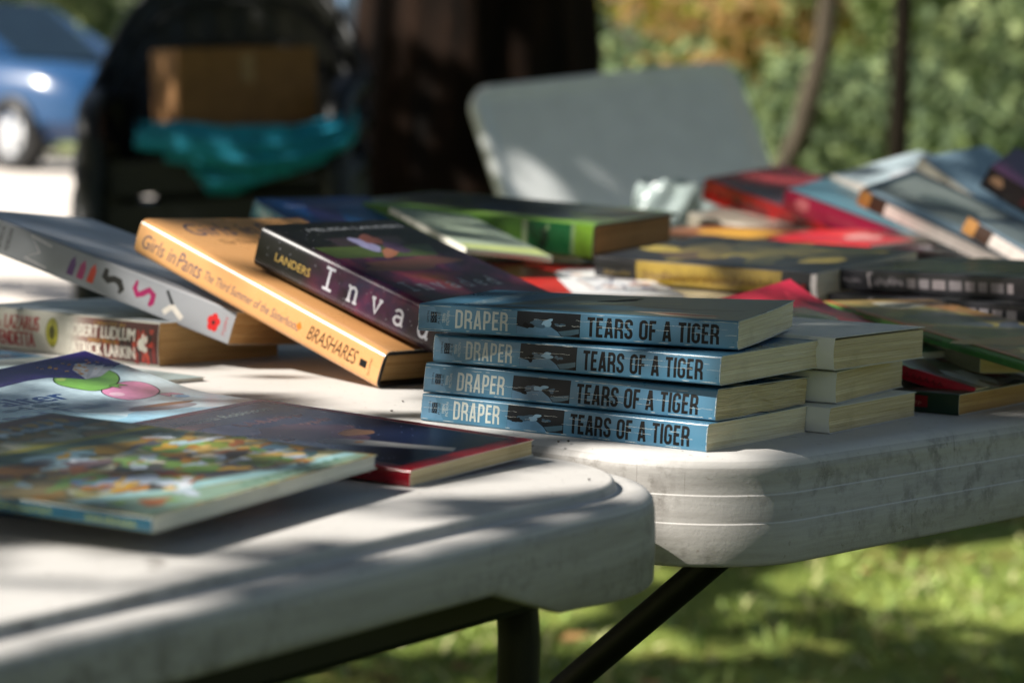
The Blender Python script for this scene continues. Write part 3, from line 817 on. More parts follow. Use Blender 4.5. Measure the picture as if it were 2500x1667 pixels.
# dark starry hardback
def nebula():
    k = NM('cover_paper', 0.36, 0.4)
    n1 = k.noise(16, 6, 0.6, k.coord((1, 1.0, 1.0), (0.03, 0, 0.1)), 0.5); n2 = k.noise(24, 5, 0.6, k.coord((1, 1, 1), (4, 2, 1)), 0.8)
    c = k.ramp(n1, [(0.30, L4('0b0c10')), (0.44, L4('4a2040')), (0.55, L4('8c3350')), (0.66, L4('b4603c'))])
    c = k.mix(k.ramp(n2, [(0.5, W0), (0.75, W1)]), c, L4('23284a'))
    # the glow of the nebula lies on the middle of the spine only; the ends stay black
    co = k.node('ShaderNodeTexCoord'); sp = k.node('ShaderNodeSeparateXYZ'); k.link(co.outputs['Object'], sp.inputs[0])
    m = k.node('ShaderNodeMapRange'); m.interpolation_type = 'SMOOTHSTEP'; k.link(sp.outputs[0], m.inputs[0]); m.inputs[1].default_value = 0.035; m.inputs[2].default_value = 0.075
    m2 = k.node('ShaderNodeMapRange'); m2.interpolation_type = 'SMOOTHSTEP'; k.link(sp.outputs[0], m2.inputs[0]); m2.inputs[1].default_value = 0.15; m2.inputs[2].default_value = 0.10
    mm = k.node('ShaderNodeMath', operation='MULTIPLY'); k.link(m.outputs[0], mm.inputs[0]); k.link(m2.outputs[0], mm.inputs[1])
    c = k.mix(mm.outputs[0], L4('0b0c0e'), c)
    stv = k.node('ShaderNodeTexVoronoi'); stv.inputs['Scale'].default_value = 260; k.link(k.coord(), stv.inputs['Vector'])
    star = k.ramp(stv.outputs['Distance'], [(0.06, W1), (0.13, W0)])
    k.base(k.mix(k.mix(0.35, W0, star), c, (0.6, 0.6, 0.7, 1)))
    return k.m
P = Print(); T = .0301; SILV = flat('c9cbd4', .35); GOLD = flat('a98d4a', .35)
P.text('spine', 'LANDERS', .0180, .0110, .0330, .0058, GOLD)
pen = .0019
for ch, a in (('I', .0635), ('n', .0860), ('v', .1075), ('a', .1285), ('d', .1500), ('e', .1700), ('d', .1890)): P.slab('spine', ch, a, .0085, .0155, 0, pen, SILV, xs=1.02)
P.poly('front', [(.045, .004), (.066, .006), (.072, .110), (.050, .125)], flat('3c4a24', .3))
P.poly('front', [(.030, .035), (.046, .030), (.046, .105), (.032, .110)], flat('2b2228', .3))
P.blob('front', .045, .060, .012, .010, flat('7d7b9c', .3), 0, 3); P.blob('front', .036, .075, .008, .012, flat('6a3f38', .3), 30, 4); P.blob('front', .060, .070, .006, .016, flat('8d5b45', .3), 30, 6); P.blob('front', .052, .085, .010, .012, flat('433048', .3), 0, 7)
P.blob('front', .083, .065, .010, .055, flat('5b3730', .3), 0, 9, j=.4)
P.text('front', 'MELISSA LANDERS', .016, .032, .105, .0055, flat('8e9196', .35), 90)
P.slab('front', 'Invaded', .128, .014, .015, .0065, .0018, flat('9aa0a6', .35), 90, 1.0)
P.items = [(fc, [(p[0] * .885, p[1] * .885) for p in v], f, m) for fc, v, f, m in P.items]
book('hardcover_book', 'dark starry hardback with silver lettering, lying on the orange one beside the blue stack', (-16.01, 147.98, 6.47), (-35.9, -17.6, 0.7), (19.1, 12.65, 2.66), nebula(), P, pages=M_PAGES_TAN, hard=True, seed=12)

# ------------------------------------------------------------------ thin books on the foreground table
# balloon picture book, its head corner curling up
def curlw(x, y, z):
    a, b = x * 100, y * 100
    return (x, y, z + .0165 * (max(b, 0) / 21) ** 1.4 * (max(0, 1 - a / 9.5) if a < 8 else 0.158 * exp(-(a - 8) / 1.5)))
P = Print(); c = lambda *p: [(a / 100, b / 100) for a, b in p]
PURP = flat('35206e', .25); NAVY = flat('1d4a8c', .3)
P.blob('front', .13, .06, .05, .05, flat('a7cfe0', .25), 0, 3); P.blob('front', .17, .13, .04, .06, flat('8fc4dc', .25), 0, 5)
def smooth(pts, n=5):
    out = []; N = len(pts)
    for i in range(N):
        p0, p1, p2, p3 = (pts[(i + k - 1) % N] for k in range(4))
        for k in range(n):
            t = k / n; out.append(tuple(.5 * (2 * p1[d] + (p2[d] - p0[d]) * t + (2 * p0[d] - 5 * p1[d] + 4 * p2[d] - p3[d]) * t * t + (3 * p1[d] - p0[d] - 3 * p2[d] + p3[d]) * t ** 3) for d in (0, 1)))
    return out
def drawn(pts, m, wd=.0007):
    q = smooth(pts); P.poly('front', q, m); P.stroke('front', q + [q[0], q[1]], wd, INK)
PINK = flat('dd8fb4', .28); GRN = flat('72a843', .28)
drawn(c((9.5, 15.45), (8.2, 15.2), (7.0, 15.7), (6.3, 16.8), (5.9, 18.2), (6.1, 19.1), (6.85, 19.4), (7.9, 19.1), (8.65, 18.35), (9.35, 17.0)), PINK)
drawn(c((9.1, 18.15), (8.8, 18.3), (8.9, 19.2), (9.6, 19.35), (9.3, 18.7), (9.75, 18.2)), PINK, .0005)
P.ell('front', .079, .160, .0042, .0050, flat('ecc2d4', .28), 30)
drawn(c((6.6, 15.2), (4.9, 14.75), (3.65, 15.3), (3.0, 16.25), (2.7, 17.4), (2.8, 18.4), (3.35, 19.25), (4.2, 19.35), (5.35, 18.6), (6.3, 17.3), (6.7, 16.2)), GRN)
P.ell('front', .038, .157, .0026, .0040, flat('a9c865', .28), 30)
drawn(c((6.25, 17.0), (6.1, 17.75), (6.6, 18.0), (6.45, 17.45), (6.9, 17.25)), GRN, .0005)
P.ell('front', .100, .188, .0035, .0050, flat('56a5d6', .28))
P.stroke('front', c((9.4, 18.9), (10.4, 19.0), (11.2, 19.9), (11.4, 20.8)), .0006, flat('5fa3cf', .3))
P.poly('front', c((0.05, 0.05), (3.4, 0.05), (3.9, 8), (3.4, 11.7), (3.0, 14.0), (3.1, 15.4), (3.7, 16.2), (4.5, 16.9), (3.9, 18.3), (3.0, 20.95), (0.05, 20.95)), PURP)
for k in range(4): P.poly('front', c((4.5, 16.9), (4.4 - .35 * k, 18.1), (3.2 - .42 * k, 20.2 - .3 * k), (2.95 - .42 * k, 19.6 - .3 * k), (3.6 - .35 * k, 17.7)), flat('c9ccd0' if k % 2 else 'aeb3ba', .3))
r = random.Random(5)
for i in range(26):
    a, b = r.gauss(2.4, .75), r.gauss(18.0, .9)
    if .2 < a < 4 and b < 20.6: P.ell('front', a / 100, b / 100, r.uniform(.0006, .0015), r.uniform(.0006, .0015), flat(r.choice(('d49a2c', 'c2861f', 'e0b850')), .35))
P.text('front', 'Walter', .0800, .0560, .0760, .0190, NAVY, 93, bold=2)
P.text('front', 'and the', .0930, .0700, .0460, .0100, flat('1f5f86', .3), 97, bold=1)
P.text('front', 'Food', .1190, .0430, .0430, .0160, NAVY, 93, bold=2); P.text('front', 'Fair', .1075, .0990, .0360, .0140, flat('22608d', .3), 91, bold=2)
P.blob('front', .124, .150, .010, .026, flat('8b8890', .35), 6, 4, j=.12); P.blob('front', .118, .160, .004, .020, flat('8a6248', .35), 6, 5, j=.12)
book('picture_book', 'pale blue balloon picture book with a purple head corner curling up', (-37.1, 121.2, 0.05), (-37, 0, 0), (21.0, 21.0, .30), flat('c3dbe4', .25), P, pages=M_PAGES_WHITE, warp=curlw, seed=13, bow=.0001)
# grey and blue booklet behind it at the frame's left
P = Print(); P.rect('front', .0005, .0005, .05, .1395, flat('2a6a8c', .3)); P.rect('front', .05, .0005, .085, .1395, flat('6f7774', .35)); P.rect('front', .085, .0005, .1995, .1395, flat('93a5a6', .3))
P.scribble('front', .080, .105, .022, .006, flat('c9cfca', .35), .0008, 6, 90); P.stroke('front', arc(.03, .122, .005, .004, 30, 330), .0016, flat('c9cfca', .35))
book('booklet', 'grey and blue booklet partly under the balloon picture book', (-42.3, 144.2, .03), (-41, 0, 0), (20, 14.0, .22), flat('7d8684', .3), P, pages=M_PAGES_WHITE, seed=14, bow=.0001)
# small navy novel with a red border
P = Print(); NV = flat('141a30', .2)
P.rect('front', .006, .0065, .1480, .0985, flat('15203a', .2)); P.rect('front', .0055, .0060, .1485, .0068, flat('8b7a68', .3)); P.rect('front', .0055, .0982, .1485, .0990, flat('8b7a68', .3)); P.rect('front', .0055, .006, .0062, .099, flat('8b7a68', .3))
P.poly('front', [(.0065, .007), (.034, .007), (.030, .098), (.0065, .098)], flat('1d2c30', .22))
P.text('front', 'Barbara Robinson', .0225, .0130, .0720, .0068, flat('aeb6ae', .35), 90, .15)
TIT = flat('8a6660', .35)
P.scribble('front', .045, .034, .050, .0110, TIT, .0018, 6, 90, 2); P.scribble('front', .063, .018, .066, .0125, TIT, .0020, 8, 90, 3); P.scribble('front', .081, .020, .056, .0125, TIT, .0020, 7, 90, 4)
P.blob('front', .075, .045, .022, .028, flat('57404c', .25), 20, 3, j=.4); P.blob('front', .045, .022, .012, .014, flat('6f7590', .25), 0, 4); P.blob('front', .028, .014, .006, .016, flat('9b6a5c', .25), 0, 5)
P.poly('front', [(.088, .028), (.094, .026), (.118, .040), (.146, .052), (.143, .060), (.120, .052), (.104, .048), (.090, .040)], flat('8e8d8c', .3)); P.ell('front', .103, .041, .0018, .0028, flat('9c6a2c', .4)); P.blob('front', .088, .060, .006, .012, flat('75563f', .3), 0, 8)
r = random.Random(9)
for i in range(24): P.ell('front', r.uniform(.04, .146), r.uniform(.01, .096), .0004, .0004, flat('5f6c86', .3))
P.rect('spine', .0, .0007, .1570, .0065, flat('7c0f1c', .25)); P.scribble('spine', .118, .0030, .020, .0024, flat('b06a6c', .3), .0004, 9)
book('paperback_book', 'slim navy paperback with a red border lying near the front table corner', (-17.75, 110.1, .64), (-30.6, -2.3, 1.6), (15.75, 10.45, .73), paper_cover('9c1626', '8c1220', .2, 20, .1, .1), P, pages=M_PAGES_OLD, seed=15, bow=.0002)
# tan book beneath it, showing at its head
P = Print(); P.rect('front', .0005, .0005, .03, .1095, flat('b49a7c', .4)); P.rect('front', .0075, .012, .0185, .094, flat('86503c', .4))
P.scribble('front', .0172, .018, .070, .0085, flat('c79c80', .45), .0016, 9, 90, 6)
P.ell('front', .0125, .101, .0045, .0070, flat('6b4a3c', .4)); P.ell('front', .0125, .101, .0030, .0045, flat('ab8a72', .4))
book('paperback_book', 'tan paperback with a brown title band, under the head of the navy book', (-20.3, 111.5, .36), (-30.6, -2.0, 1.0), (13.5, 11.2, .30), paper_cover('b8ab92', 'ada087', .4), P, pages=M_PAGES_OLD, seed=16, bow=.0001)
# white booklet with a grey line of handwriting
P = Print(); P.scribble('front', .006, .02, .11, .006, flat('6d6d68', .6), .0006, 16, 90, 4)
book('booklet', 'thin white booklet with grey scribbled writing beside the balloon book', (-25.5, 122.5, .03), (-37, 0, 0), (16, 13.5, .10), flat('c5c1b5', .5), P, pages=M_PAGES_WHITE, seed=17, bow=0.0)
# big painted picture book in front
P = Print(); c = lambda *p: [(a / 100, b / 100) for a, b in p]
def mt(x): return flat(x, .42, .3)
art = multi(('6b7044', '94864a', 'a07a3c', '5c6448', 'b4b09a', '8a9450', 'b89a48', '7a5a34'), 38, .42, 1.3, 5, .3)
P.rect('front', .0008, .0008, .1612, .1792, art)
P.rect('front', .001, .001, .030, .179, mt('4f5640'))
P.poly('front', c((.2, .5), (1.6, .5), (2.2, 17.6), (.2, 17.6)), mt('6e4a30'))
P.blob('front', .012, .075, .010, .05, mt('6f8ea0'), 0, 2); P.blob('front', .020, .15, .010, .02, mt('5c6f74'), 0, 4)
for i in range(13):
    P.blob('front', .0150 + .001 * (i % 2), .030 + i * .0112, .0050, .0040, mt('a8842a'), 0, i, j=.6)
for i in range(11): P.blob('front', .0290, .045 + i * .0105, .0036, .0038, mt('8d7326'), 0, i + 30, j=.6)
for i in range(10): P.blob('front', .0225, .060 + i * .0100, .0028, .0042, mt('9fb2bd'), 0, i + 60, j=.6)
P.poly('front', c((4.2, .5), (4.6, .5), (5.6, 17.8), (5.1, 17.8)), mt('a39a2c'))
P.poly('front', c((4.6, .5), (6.0, .5), (6.6, 17.8), (5.6, 17.8)), mt('51664f'))
P.poly('front', c((6.0, 1), (7.3, 1), (8.0, 17.8), (6.7, 17.8)), mt('5e7669'))
P.stroke('front', c((6.2, 10), (6.9, 13.2), (8.1, 15.4), (9.6, 17.7)), .004, mt('a3892a'))
P.blob('front', .073, .120, .007, .022, mt('9b7a20'), 0, 12); P.blob('front', .086, .136, .009, .020, mt('5d7f3c'), 10, 13); P.blob('front', .098, .160, .006, .022, mt('7d8a3a'), 10, 14); P.blob('front', .114, .138, .006, .012, mt('8a5636'), 20, 15)
P.blob('front', .071, .080, .010, .024, mt('86a9b4'), 0, 16); P.blob('front', .075, .046, .009, .022, mt('93631c'), 0, 17); P.blob('front', .085, .075, .008, .020, mt('6f5b5e'), 0, 18)
P.blob('front', .100, .030, .012, .028, mt('8a7c56'), 0, 19); P.blob('front', .105, .100, .012, .026, mt('4c5048'), 0, 20); P.blob('front', .098, .100, .006, .018, mt('6d9150'), 0, 33)
P.blob('front', .117, .050, .014, .020, mt('6d8fb0'), 20, 21); P.blob('front', .128, .055, .012, .022, mt('b9c6d6'), 35, 22); P.blob('front', .138, .052, .008, .014, mt('cfd6da'), 20, 23)
P.blob('front', .115, .116, .007, .022, mt('aebccb'), 0, 24); P.blob('front', .122, .084, .008, .014, mt('8e4a22'), 10, 25); P.blob('front', .134, .104, .010, .020, mt('55565a'), 0, 26); P.blob('front', .128, .140, .008, .020, mt('7f8a48'), 0, 27)
P.blob('front', .146, .085, .007, .020, mt('8b7c44'), 0, 28); P.blob('front', .136, .160, .007, .014, mt('3f5a5c'), 0, 29); P.blob('front', .120, .163, .005, .012, mt('5f7f90'), 0, 31); P.blob('front', .146, .120, .005, .016, mt('7f7466'), 0, 32)
P.poly('front', c((12.3, .3), (13.2, .3), (14.0, 4), (15.0, 9), (15.4, 14), (15.5, 17.6), (14.9, 17.6), (14.5, 12), (13.5, 6)), mt('92b9ba'))
P.poly('front', c((12.9, .2), (16.0, .2), (16.0, 17.7), (15.5, 17.7), (15.0, 8)), mt('77907e'))
rr_ = random.Random(31)
for i in range(110):
    a_, b_ = rr_.uniform(.066, .150), rr_.uniform(.006, .172)
    P.blob('front', a_, b_, rr_.uniform(.0015, .005), rr_.uniform(.003, .011), mt(rr_.choice(('c29a34', '7fa05a', 'd2d8de', '55565a', '9a6038', '9ab4ba', 'a8742a', 'd8d2bc', '6d8f44', '46423c', 'a8b4c0', 'c8a860'))), rr_.uniform(-30, 30), i + 300, j=.7)
for i in range(10): P.blob('front', .1545, .080 + i * .0085, .0014, .0026, mt('3f6a54'), 0, i + 90, j=.6)
P.rect('spine', 0, .0006, .162, .0053, flat('0f5268', .3)); P.scribble('spine', .085, .0014, .036, .0028, flat('8e9a4e', .3), .0008, 12); P.scribble('spine', .135, .0014, .021, .0028, flat('8e9a4e', .3), .0008, 9)
book('picture_book', 'painted picture book with a teal spine, nearest on the foreground table', (-27.453, 90.506, 1.5), (-22.76, -2.32, .38), (16.2, 18.0, .59), flat('6d6f4c', .28), P, pages=M_PAGES_WHITE, seed=18, bow=.0002)
P = Print(); P.rect('spine', 0, .0008, .20, .0062, flat('0c3350', .3))
book('picture_book', 'dark navy picture book beneath the nearest painted one, at the left edge', (-35.2, 97.6, .02), (-19.5, 0, 0), (18.4, 17.0, .72), flat('0f3c58', .3), P, pages=M_PAGES_WHITE, seed=19, bow=.0002)

# ------------------------------------------------------------------ heap of books further along the second table
def plainbook(name, label, o, ang, dims, c, c2=None, spine=None, pages=None, P=None, **kw):
    P = P or Print(); Lm, Wm, Tm = (x / 100 for x in dims)
    if spine: 
        Q = Print(); Q.rect('spine', 0.0002, Tm * .06, Lm - .0002, Tm * .94, flat(spine, .3)); Q.items += P.items; P = Q
    return book(name, label, o, ang, dims, paper_cover(c, c2, .3, 12, .15), P, pages=pages, **kw)
def blotch(P, L, W, cols, n, seed, rough=.28, mx=.035):
    r = random.Random(seed)
    for i in range(n):
        ra, rb = r.uniform(.008, mx), r.uniform(.006, mx)
        P.blob('front', r.uniform(ra * 1.4, L - ra * 1.4) if L > ra * 2.8 else L / 2, r.uniform(rb * 1.4, W - rb * 1.4) if W > rb * 2.8 else W / 2, min(ra, L * .35), min(rb, W * .35), flat(r.choice(cols), rough), r.uniform(0, 180), i + seed, j=.4)
    return P

P = Print(); P.rect('spine', .005, .004, .02, .012, flat('8fc0d0', .3)); P.scribble('spine', .012, .004, .012, .008, flat('c8d4d8', .3), .0016, 5); P.scribble('front', .02, .02, .09, .008, flat('8a93b8', .3), .0016, 12, 90)
P.blob('front', .1, .06, .07, .04, flat('24285a', .28), 0, 3); P.blob('front', .05, .09, .03, .03, flat('0f4f86', .28), 0, 4)
plainbook('paperback_book', 'blue and purple paperback tipped up behind the dark starry one', (-21.21, 193.33, 7.63), (-38.6, -21.1, 0.4), (19.5, 13.2, 1.59), '0d4a80', '1c2f66', '0b6f93', P=P, seed=20)
P = Print(); Lg = .235
P.rect('spine', .0, .003, .19, .027, flat('4d7a2a', .3)); P.rect('spine', .172, .002, .177, .027, flat('8fa37a', .3)); P.rect('spine', .177, .002, .216, .027, flat('0e5a2c', .3)); P.rect('spine', .216, .002, .219, .027, flat('7f9a6c', .3)); P.rect('spine', .219, .002, .2349, .027, flat('6f9a2a', .3))
P.stroke('spine', [(.190, .006), (.193, .014), (.191, .022)], .006, flat('0a2f1a', .3)); P.text('spine', 'J', .19, .020, .006, .005, flat('7f9a6c', .3))
P.poly('front', [(.002, .03), (.233, .02), (.233, .155), (.002, .158)], flat('353a36', .3))
blotch(P, Lg, .16, ('2b3133', '4d5a34', '5a4a40', '22303c', '6f8a3e', '3f4440'), 16, 5)
plainbook('hardcover_book', 'green library hardback with a dark green spine label, lying behind the pile', (-14.65, 201.66, 6.0), (-27.8, -2.4, 2.3), (23.5, 16.0, 2.8), '5d8438', '6f9440', P=P, pages=pages_mat((.60, .46, .28), (.45, .33, .18)), hard=True, seed=21)
plainbook('hardcover_book', 'plain brown hardback hidden under the green library book, upper one', (-12.2, 207.5, 2.92), (-30, 0, 0), (15, 11, 2.9), '4a3a2c', seed=22, hard=True, pages=M_PAGES_OLD)
plainbook('hardcover_book', 'plain black hardback hidden under the green library book, lowest one', (-12.0, 207.2, .02), (-27, 0, 0), (15.2, 11.2, 2.8), '1c1c1e', seed=23, hard=True, pages=M_PAGES_OLD)
P = Print(); P.rect('front', .001, .001, .069, .169, flat('a4b39c', .35)); P.scribble('front', .008, .085, .05, .020, flat('59695a', .35), .003, 7, 25, 5); P.scribble('front', .008, .05, .05, .016, flat('6d7c66', .35), .0028, 7, 20, 7); P.poly('front', [(.001, .001), (.069, .001), (.069, .03), (.001, .018)], flat('b3bf74', .35))
plainbook('booklet', 'pale green booklet with grey writing, propped in front of the green library book', (-3.6, 177.0, 6.0), (23.5, -5.4, 7.8), (7.0, 17, .45), 'a9b9a0', 'b4c0a6', P=P, pages=M_PAGES_WHITE, seed=24)
P = Print(); P.rect('front', .001, .001, .149, .114, flat('3fa3cf', .3)); blotch(P, .15, .115, ('e0c23a', 'd86f2a', '69b64a', 'e8e2c8', '2a7fb8'), 14, 8, mx=.022)
plainbook('picture_book', 'sky blue and yellow picture book between the green booklet and the red one', (-6.2, 199.3, 3.9), (-84, -1, 0), (15, 11.5, .35), '4da8cf', P=P, pages=M_PAGES_WHITE, seed=25)
P = Print(); P.rect('front', .0005, .0005, .2695, .1095, flat('c22a26', .3)); P.poly('front', [(.045, .100), (.055, .060), (.085, .046), (.13, .040), (.2695, .030), (.2695, .1095), (.055, .1095)], flat('e4e4e4', .35))
r = random.Random(3)
for i in range(16): P.stroke('front', [(r.uniform(.10, .25), r.uniform(.05, .1)) for _ in range(2)], .0012, flat(r.choice(('3c3a78', 'b06a4a', '1f2f5c')), .35))
for i in range(8): P.blob('front', r.uniform(.1, .25), r.uniform(.05, .1), .006, .005, flat(r.choice(('5a4f98', 'd49a78', '22346c')), .35), 0, i)
P.ell('front', .075, .025, .005, .005, flat('6a3f80', .3)); P.rect('front', .001, .06, .035, .108, flat('a31f33', .3))
plainbook('picture_book', 'red and white picture book in a patch of sun behind the blue stack', (-2.6, 193.0, 4.1), (-82, -1.0, 0), (27, 11, .35), 'c22a26', P=P, pages=M_PAGES_WHITE, seed=26)
plainbook('booklet', 'upper cream booklet under the gold spined book', (1.2, 181.5, 2.6), (-39, 0, 0), (19, 13, 1.1), 'c8b894', 'bcae8c', pages=M_PAGES, seed=27)
plainbook('booklet', 'lower cream booklet under the gold spined book, its edge sticking out', (.4, 180.0, 1.4), (-44, 0, 0), (20, 13.5, 1.1), 'cfc4a6', pages=M_PAGES, seed=28)
plainbook('paperback_book', 'grey paperback at the bottom of the gold spined stack', (.9, 181.5, .02), (-41, 0, 0), (19.5, 13, 1.3), '7f8688', pages=M_PAGES_OLD, seed=29)
P = Print(); P.rect('spine', 0, .0008, .040, .0170, flat('141418', .3)); P.rect('spine', .040, .0008, .172, .0170, flat('937b32', .28)); P.rect('spine', .172, .0008, .197, .0170, flat('12161a', .3)); P.rect('spine', .197, .0008, .2018, .0170, flat('c9c2be', .35))
P.scribble('spine', .010, .005, .026, .004, flat('8a7434', .3), .0012, 6); P.scribble('spine', .048, .0035, .118, .0085, flat('6a4f1c', .3), .0020, 26); P.scribble('spine', .177, .005, .016, .007, flat('8c2420', .3), .002, 4)
blotch(P, .202, .132, ('6a5a24', '8a7a30', '4a3420', '3c4424', 'a8923a', '2e2a2c'), 22, 11, mx=.03)
plainbook('paperback_book', 'black and gold paperback, sunlit along its gold spine', (6.22, 182.9, 3.97), (-41.3, -.3, 5.7), (20.2, 13.2, 1.77), '1c1b1e', '26221f', P=P, pages=M_PAGES, seed=30, bow=.0012)
def black_print(seed):
    P = Print(); P.scribble('spine', .006, .0055, .030, .0045, flat('6f6a6e', .35), .0009, 10, 0, seed)
    P.stroke('spine', [(.045, .003), (.043, .0125), (.047, .0130)], .0018, flat('a8a0a2', .35))
    P.scribble('spine', .050, .0040, .030, .0080, flat('8f888c', .35), .0018, 8, 0, seed + 1)
    x = .082; r = random.Random(seed)
    while x < .178:
        wd = r.uniform(.006, .016); P.rect('spine', x, .0040, min(x + wd, .182), .0105, flat(r.choice(('9a9092', '8a8386')), .4)); x += wd + .0035
    blotch(P, .184, .12, ('3b4144', '2c3034', '545a5c', '232629'), 14, seed, .22)
    return P
G = 'two black paperbacks with white spine lettering'
plainbook('paperback_book', 'upper black paperback with pale spine lettering at the right edge', (22.5, 172.8, 4.35), (-55.8, 1.7, 3.8), (20.5, 11.1, 1.48), '1d1c20', '2a2a2e', P=black_print(3), pages=M_PAGES, seed=31, group=G)
plainbook('paperback_book', 'lower black paperback with pale spine lettering, half covered by the olive picture book', (22.2, 170.0, 2.8), (-55.8, 1.7, 2.0), (20.5, 11.1, 1.46), '1d1c20', '2a2a2e', P=black_print(4), pages=M_PAGES, seed=32, group=G)
def curlr(x, y, z): return (x, y, z + .012 * max(0, 1 - x / .05) ** 1.5 * max(0, (y - .03) / .07) ** 1.2)
P = Print(); P.poly('front', [(.01, .085), (.03, .070), (.139, .07), (.139, .085)], flat('d23a4e', .28))
book('picture_book', 'crimson picture book with its corner curling up behind the blue stack', (10.4, 152.4, 4.35), (-50, -6.5, 0), (14, 10, .32), flat('b02a40', .28), P, pages=M_PAGES_WHITE, warp=curlr, seed=33, bow=.0001)
P = Print(); P.rect('front', .0005, .0005, .1395, .1195, flat('3c6a48', .3)); blotch(P, .14, .12, ('7f9a86', '2f5a3a', 'a9b8a4'), 10, 4)
plainbook('picture_book', 'green picture book under the crimson curled one', (11.5, 149.5, 3.75), (-46, -6, 0), (14, 12, .4), '3c6a48', P=P, pages=M_PAGES_WHITE, seed=34)
P = Print(); P.rect('spine', 0, .0006, .29, .0066, flat('3b7a34', .3)); P.scribble('spine', .15, .002, .03, .004, flat('24491f', .3), .0012, 7); P.rect('front', .0005, .0005, .27, .004, flat('b0552c', .3)); blotch(P, .29, .08, ('7a7038', '8f8444', '5f5a34', '9a6a30', '39404a', 'a89858'), 26, 17, mx=.03)
P.blob('front', .03, .04, .014, .018, flat('b8b4a4', .3), 0, 3); P.blob('front', .032, .04, .006, .011, flat('2a2f34', .3), 0, 4)
plainbook('picture_book', 'olive and orange picture book with a green spine, curving down to the right', (20.5, 159.5, 3.7), (-74, -2.2, 1), (29, 8.0, .72), '7d7440', '8b5a34', P=P, pages=M_PAGES_WHITE, seed=35)
P = Print(); P.rect('spine', 0, .0005, .163, .0077, flat('a3122a', .28)); P.scribble('spine', .040, .0022, .045, .0036, flat('4d0714', .3), .0009, 9); P.scribble('spine', .095, .0022, .050, .0036, flat('4d0714', .3), .0009, 12)
P.rect('front', .0005, .0035, .1625, .1085, flat('8a8782', .25)); blotch(P, .163, .109, ('b9c6cc', '6f8a66', '59443c', '8a3a3c', 'a3b0b8', '7f7a76', '455a48'), 22, 21, mx=.022)
plainbook('paperback_book', 'thin red spined paperback tipping off the dark green one, near the table edge', (12.6, 144.2, 4.07), (-32.4, -12.4, -2.4), (16.3, 10.9, .81), 'a3122a', '8c1022', P=P, pages=M_PAGES, seed=36)
P = Print(); P.rect('spine', .128, .003, .156, .0095, flat('7d1018', .3)); P.blob('spine', .135, .006, .002, .0028, flat('b8a86a', .3), 0, 2); P.scribble('spine', .145, .004, .008, .004, flat('b06a5a', .3), .0008, 3)
plainbook('paperback_book', 'dark green paperback with a red spine label, flat on the table at the right', (10.6, 143.6, .02), (-35.1, 0, 0), (17.5, 10.7, 1.17), '0f2a1c', '16301f', P=P, pages=M_PAGES_TAN, seed=37)
plainbook('paperback_book', 'olive grey paperback lying flat under the olive and orange picture book', (19.8, 161.0, 1.75), (-70, 0, 0), (22, 11, 1.7), '7c8066', '8a8c70', pages=M_PAGES_OLD, seed=70)
# loose magazines and paper
def curlm(h): return lambda x, y, z: (x, y, z + h * sin(pi * min(max(y / .16, 0), 1)) * (0.6 + 0.4 * sin(x * 30)))
P = Print(); P.rect('front', .0005, .0005, .2395, .1595, flat('8a4c1c', .3)); P.blob('front', .10, .06, .04, .05, flat('d9a02a', .3), 0, 3); P.blob('front', .16, .09, .03, .03, flat('b9b4ae', .3), 0, 4); P.blob('front', .05, .12, .03, .03, flat('5d2f16', .3), 0, 5)
book('magazine', 'yellow and brown magazine lying in front of the red heap books', (11.5, 233.0, 5.3), (-52, -1, 1), (24, 16, .3), flat('8a4c1c', .3), P, pages=M_PAGES_WHITE, seed=38, warp=curlm(.004), bow=.0001)
P = Print(); P.rect('front', .0005, .0005, .1195, .1295, flat('b01b22', .3)); P.blob('front', .05, .06, .03, .04, flat('d22a26', .28), 0, 3); P.blob('front', .08, .04, .015, .02, flat('c98a86', .3), 0, 4)
book('magazine', 'bright red magazine in a patch of sun under the crimson hardback', (23.2, 223.0, 5.5), (-46, -1, 1), (12, 13, .3), flat('b01b22', .3), P, pages=M_PAGES_WHITE, seed=39, warp=curlm(.006), bow=.0001)
P = Print(); P.rect('front', .0005, .0005, .2095, .1395, flat('cfd2d8', .4)); P.blob('front', .05, .05, .02, .02, flat('8fb4c4', .35), 0, 3)
book('booklet', 'white booklet in a patch of sun under the grey heap books', (32.0, 231.0, 4.6), (-40, -1, 2), (21, 14, .25), flat('cfd2d8', .4), P, pages=M_PAGES_WHITE, seed=40, warp=curlm(.006), bow=.0001)
for i, (x, y, a, d, t) in enumerate(((13.5, 246, -50, (25, 17, 1.9), '34383c'), (25, 243, -55, (25, 17, 1.9), '50443a'), (33, 236, -42, (22, 15, 2.2), '3a4650'))):
    plainbook('paperback_book', ('charcoal paperback under the yellow magazine, bottom of the heap', 'brown paperback under the bright red magazine, bottom of the heap', 'slate paperback under the sunlit white booklet, bottom of the heap')[i], (x, y, 2.0), (a, 0, 0), d, t, pages=M_PAGES_OLD, seed=41 + i)
    plainbook('paperback_book', ('tan paperback flat on the table, lowest below the yellow magazine', 'olive paperback flat on the table, lowest below the bright red magazine', 'white paperback flat on the table, lowest below the white booklet')[i], (x + .5, y + .6, .02), (a + 3, 0, 0), (d[0], d[1], 1.9), ('8a7a5c', '5a5a3c', 'b5b3aa')[i], pages=M_PAGES_OLD, seed=45 + i)
